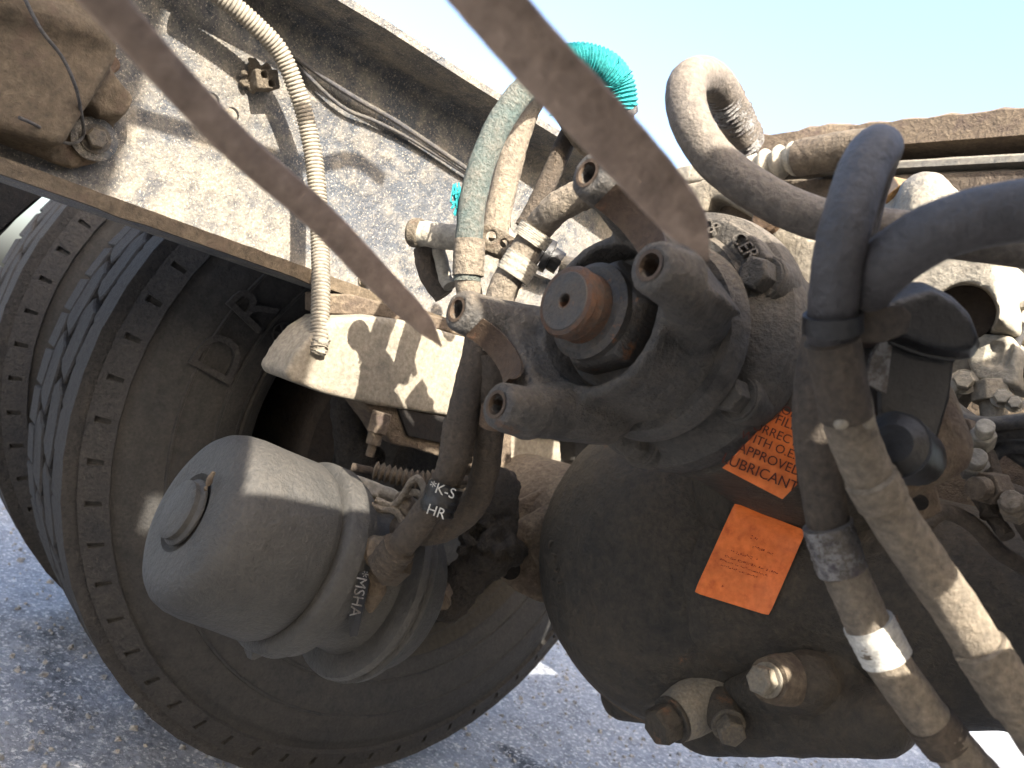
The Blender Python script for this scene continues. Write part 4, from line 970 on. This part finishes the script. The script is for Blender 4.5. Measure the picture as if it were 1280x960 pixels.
obj('arm_body', prism([PY(a,b,.76) for a,b in ((1245,305),(1270,318),(1330,360),(1330,440),(1250,395),(1200,350))], Vector((0,.05,0))), M['rail'], ga, bevel=.003)
obj('arm_lower_side', prism([PY(a,b,.74) for a,b in ((1150,350),(1250,395),(1330,440),(1330,470),(1200,405))], Vector((0,.03,0))), M['brown'], ga, bevel=.002)  # separate brown strip along the lower side of the arm
ff = empty('air_fitting', PY(1243,450,.72), 'cream square air fitting with a hose nut below it at the right edge', 'fitting')
obj('fitting_block', casting([prism([PY(a,b,.70) for a,b in ((1208,414),(1262,418),(1276,440),(1270,482),(1240,480),(1215,470),(1205,440))], Vector((0,.05,0)))], [box(PY(1240,440,.695), .012, .02, .02), box(PY(1257,436,.695), .005, .02, .03)], voxel=.002, smooth=2, disp=.001), M['pale'], ff, smooth=60)
obj('fitting_nut', cyl(PY(1240,478,.71), PY(1241,503,.71), .016, 6), M['cream'], ff, bevel=.001)
obj('fitting_stem', cyl(PY(1241,503,.71), PY(1243,528,.71), .010, 16), M['cream'], ff)
obj('fitting_lobe', casting([strand(PY(1198,480,.72), PY(1186,505,.72), .016, .014), ball(PY(1205,462,.72), .015)], voxel=.002, disp=.002), M['cream'], ff)
wb = empty('wiring_bundle', PY(1240,550,.66), 'bundle of thick grey wires sagging out of the right edge above the axle', 'wiring')
for i, pts in enumerate((((1180,500),(1200,522),(1230,530),(1262,528),(1320,520)), ((1225,570),(1238,548),(1262,540),(1320,542)), ((1230,590),(1245,565),(1270,558),(1330,565)), ((1170,490),(1200,516),(1235,540),(1260,560),(1320,600)))):
    obj('wire', tube([PY(a,b,.66+.01*i) for a,b in pts], .0058, 12), M['wire'], wb)
for (pts, r_, mt_) in ((((1285,380),(1262,388),(1255,402),(1262,416)), .004, 'pale'), (((1290,400),(1274,420),(1270,445),(1285,470)), .0035, 'wire'), (((1212,420),(1196,410),(1182,398),(1160,380)), .0045, 'hose'), (((1200,440),(1188,452),(1176,470),(1180,500)), .004, 'hose_mid')):
    obj('small_line', tube([PY(a,b,.715) for a,b in pts], r_, 10, lump=.05), M[mt_], ff)
for a, b, r_ in ((1222,590,.007),(1252,498,.006),(1268,505,.005),(1205,478,.008),(1188,488,.007)):
    obj('small_bolt', hexbolt(PY(a,b,.70), Vector((.3,-1,.1)), r_, r_*1.1), M['pale'], ff)
g3 = empty('axle_breather', PX(1192,600,-.19), 'thin grey pipe lying along the top of the axle housing to the right edge', 'pipe')
obj('pipe_run', tube([P(a,b,.58) for a,b in ((1150,660),(1180,640),(1215,655),(1250,690),(1300,720))], .006, 12, lump=.04), M['hose_mid'], g3)
bk = empty('back_plate', PY(1200,480,.95), 'brown dirty plate behind the cream fitting at the right', 'plate')
obj('plate_body', prism([PY(a,b,.90) for a,b in ((1020,330),(1330,330),(1330,700),(1020,640))], Vector((0,.03,0))), M['brown'], bk, bevel=.002)

# coiled line above the frame, out of the top of the picture; its shadow falls on the rail
def shadow_caster(px, py, k):
    return PX(px, py, WEB)+SUN*k
cl2 = empty('air_hose', shadow_caster(300,170,.5), 'slack air line strung overhead between the rails', 'hose', G)
obj('hose_body', tube([shadow_caster(*q) for q in ((-60,60,.62),(120,130,.60),(240,165,.58),(380,205,.56),(440,200,.58),(480,225,.60))], .0075, 14), M['hose_black'], cl2)
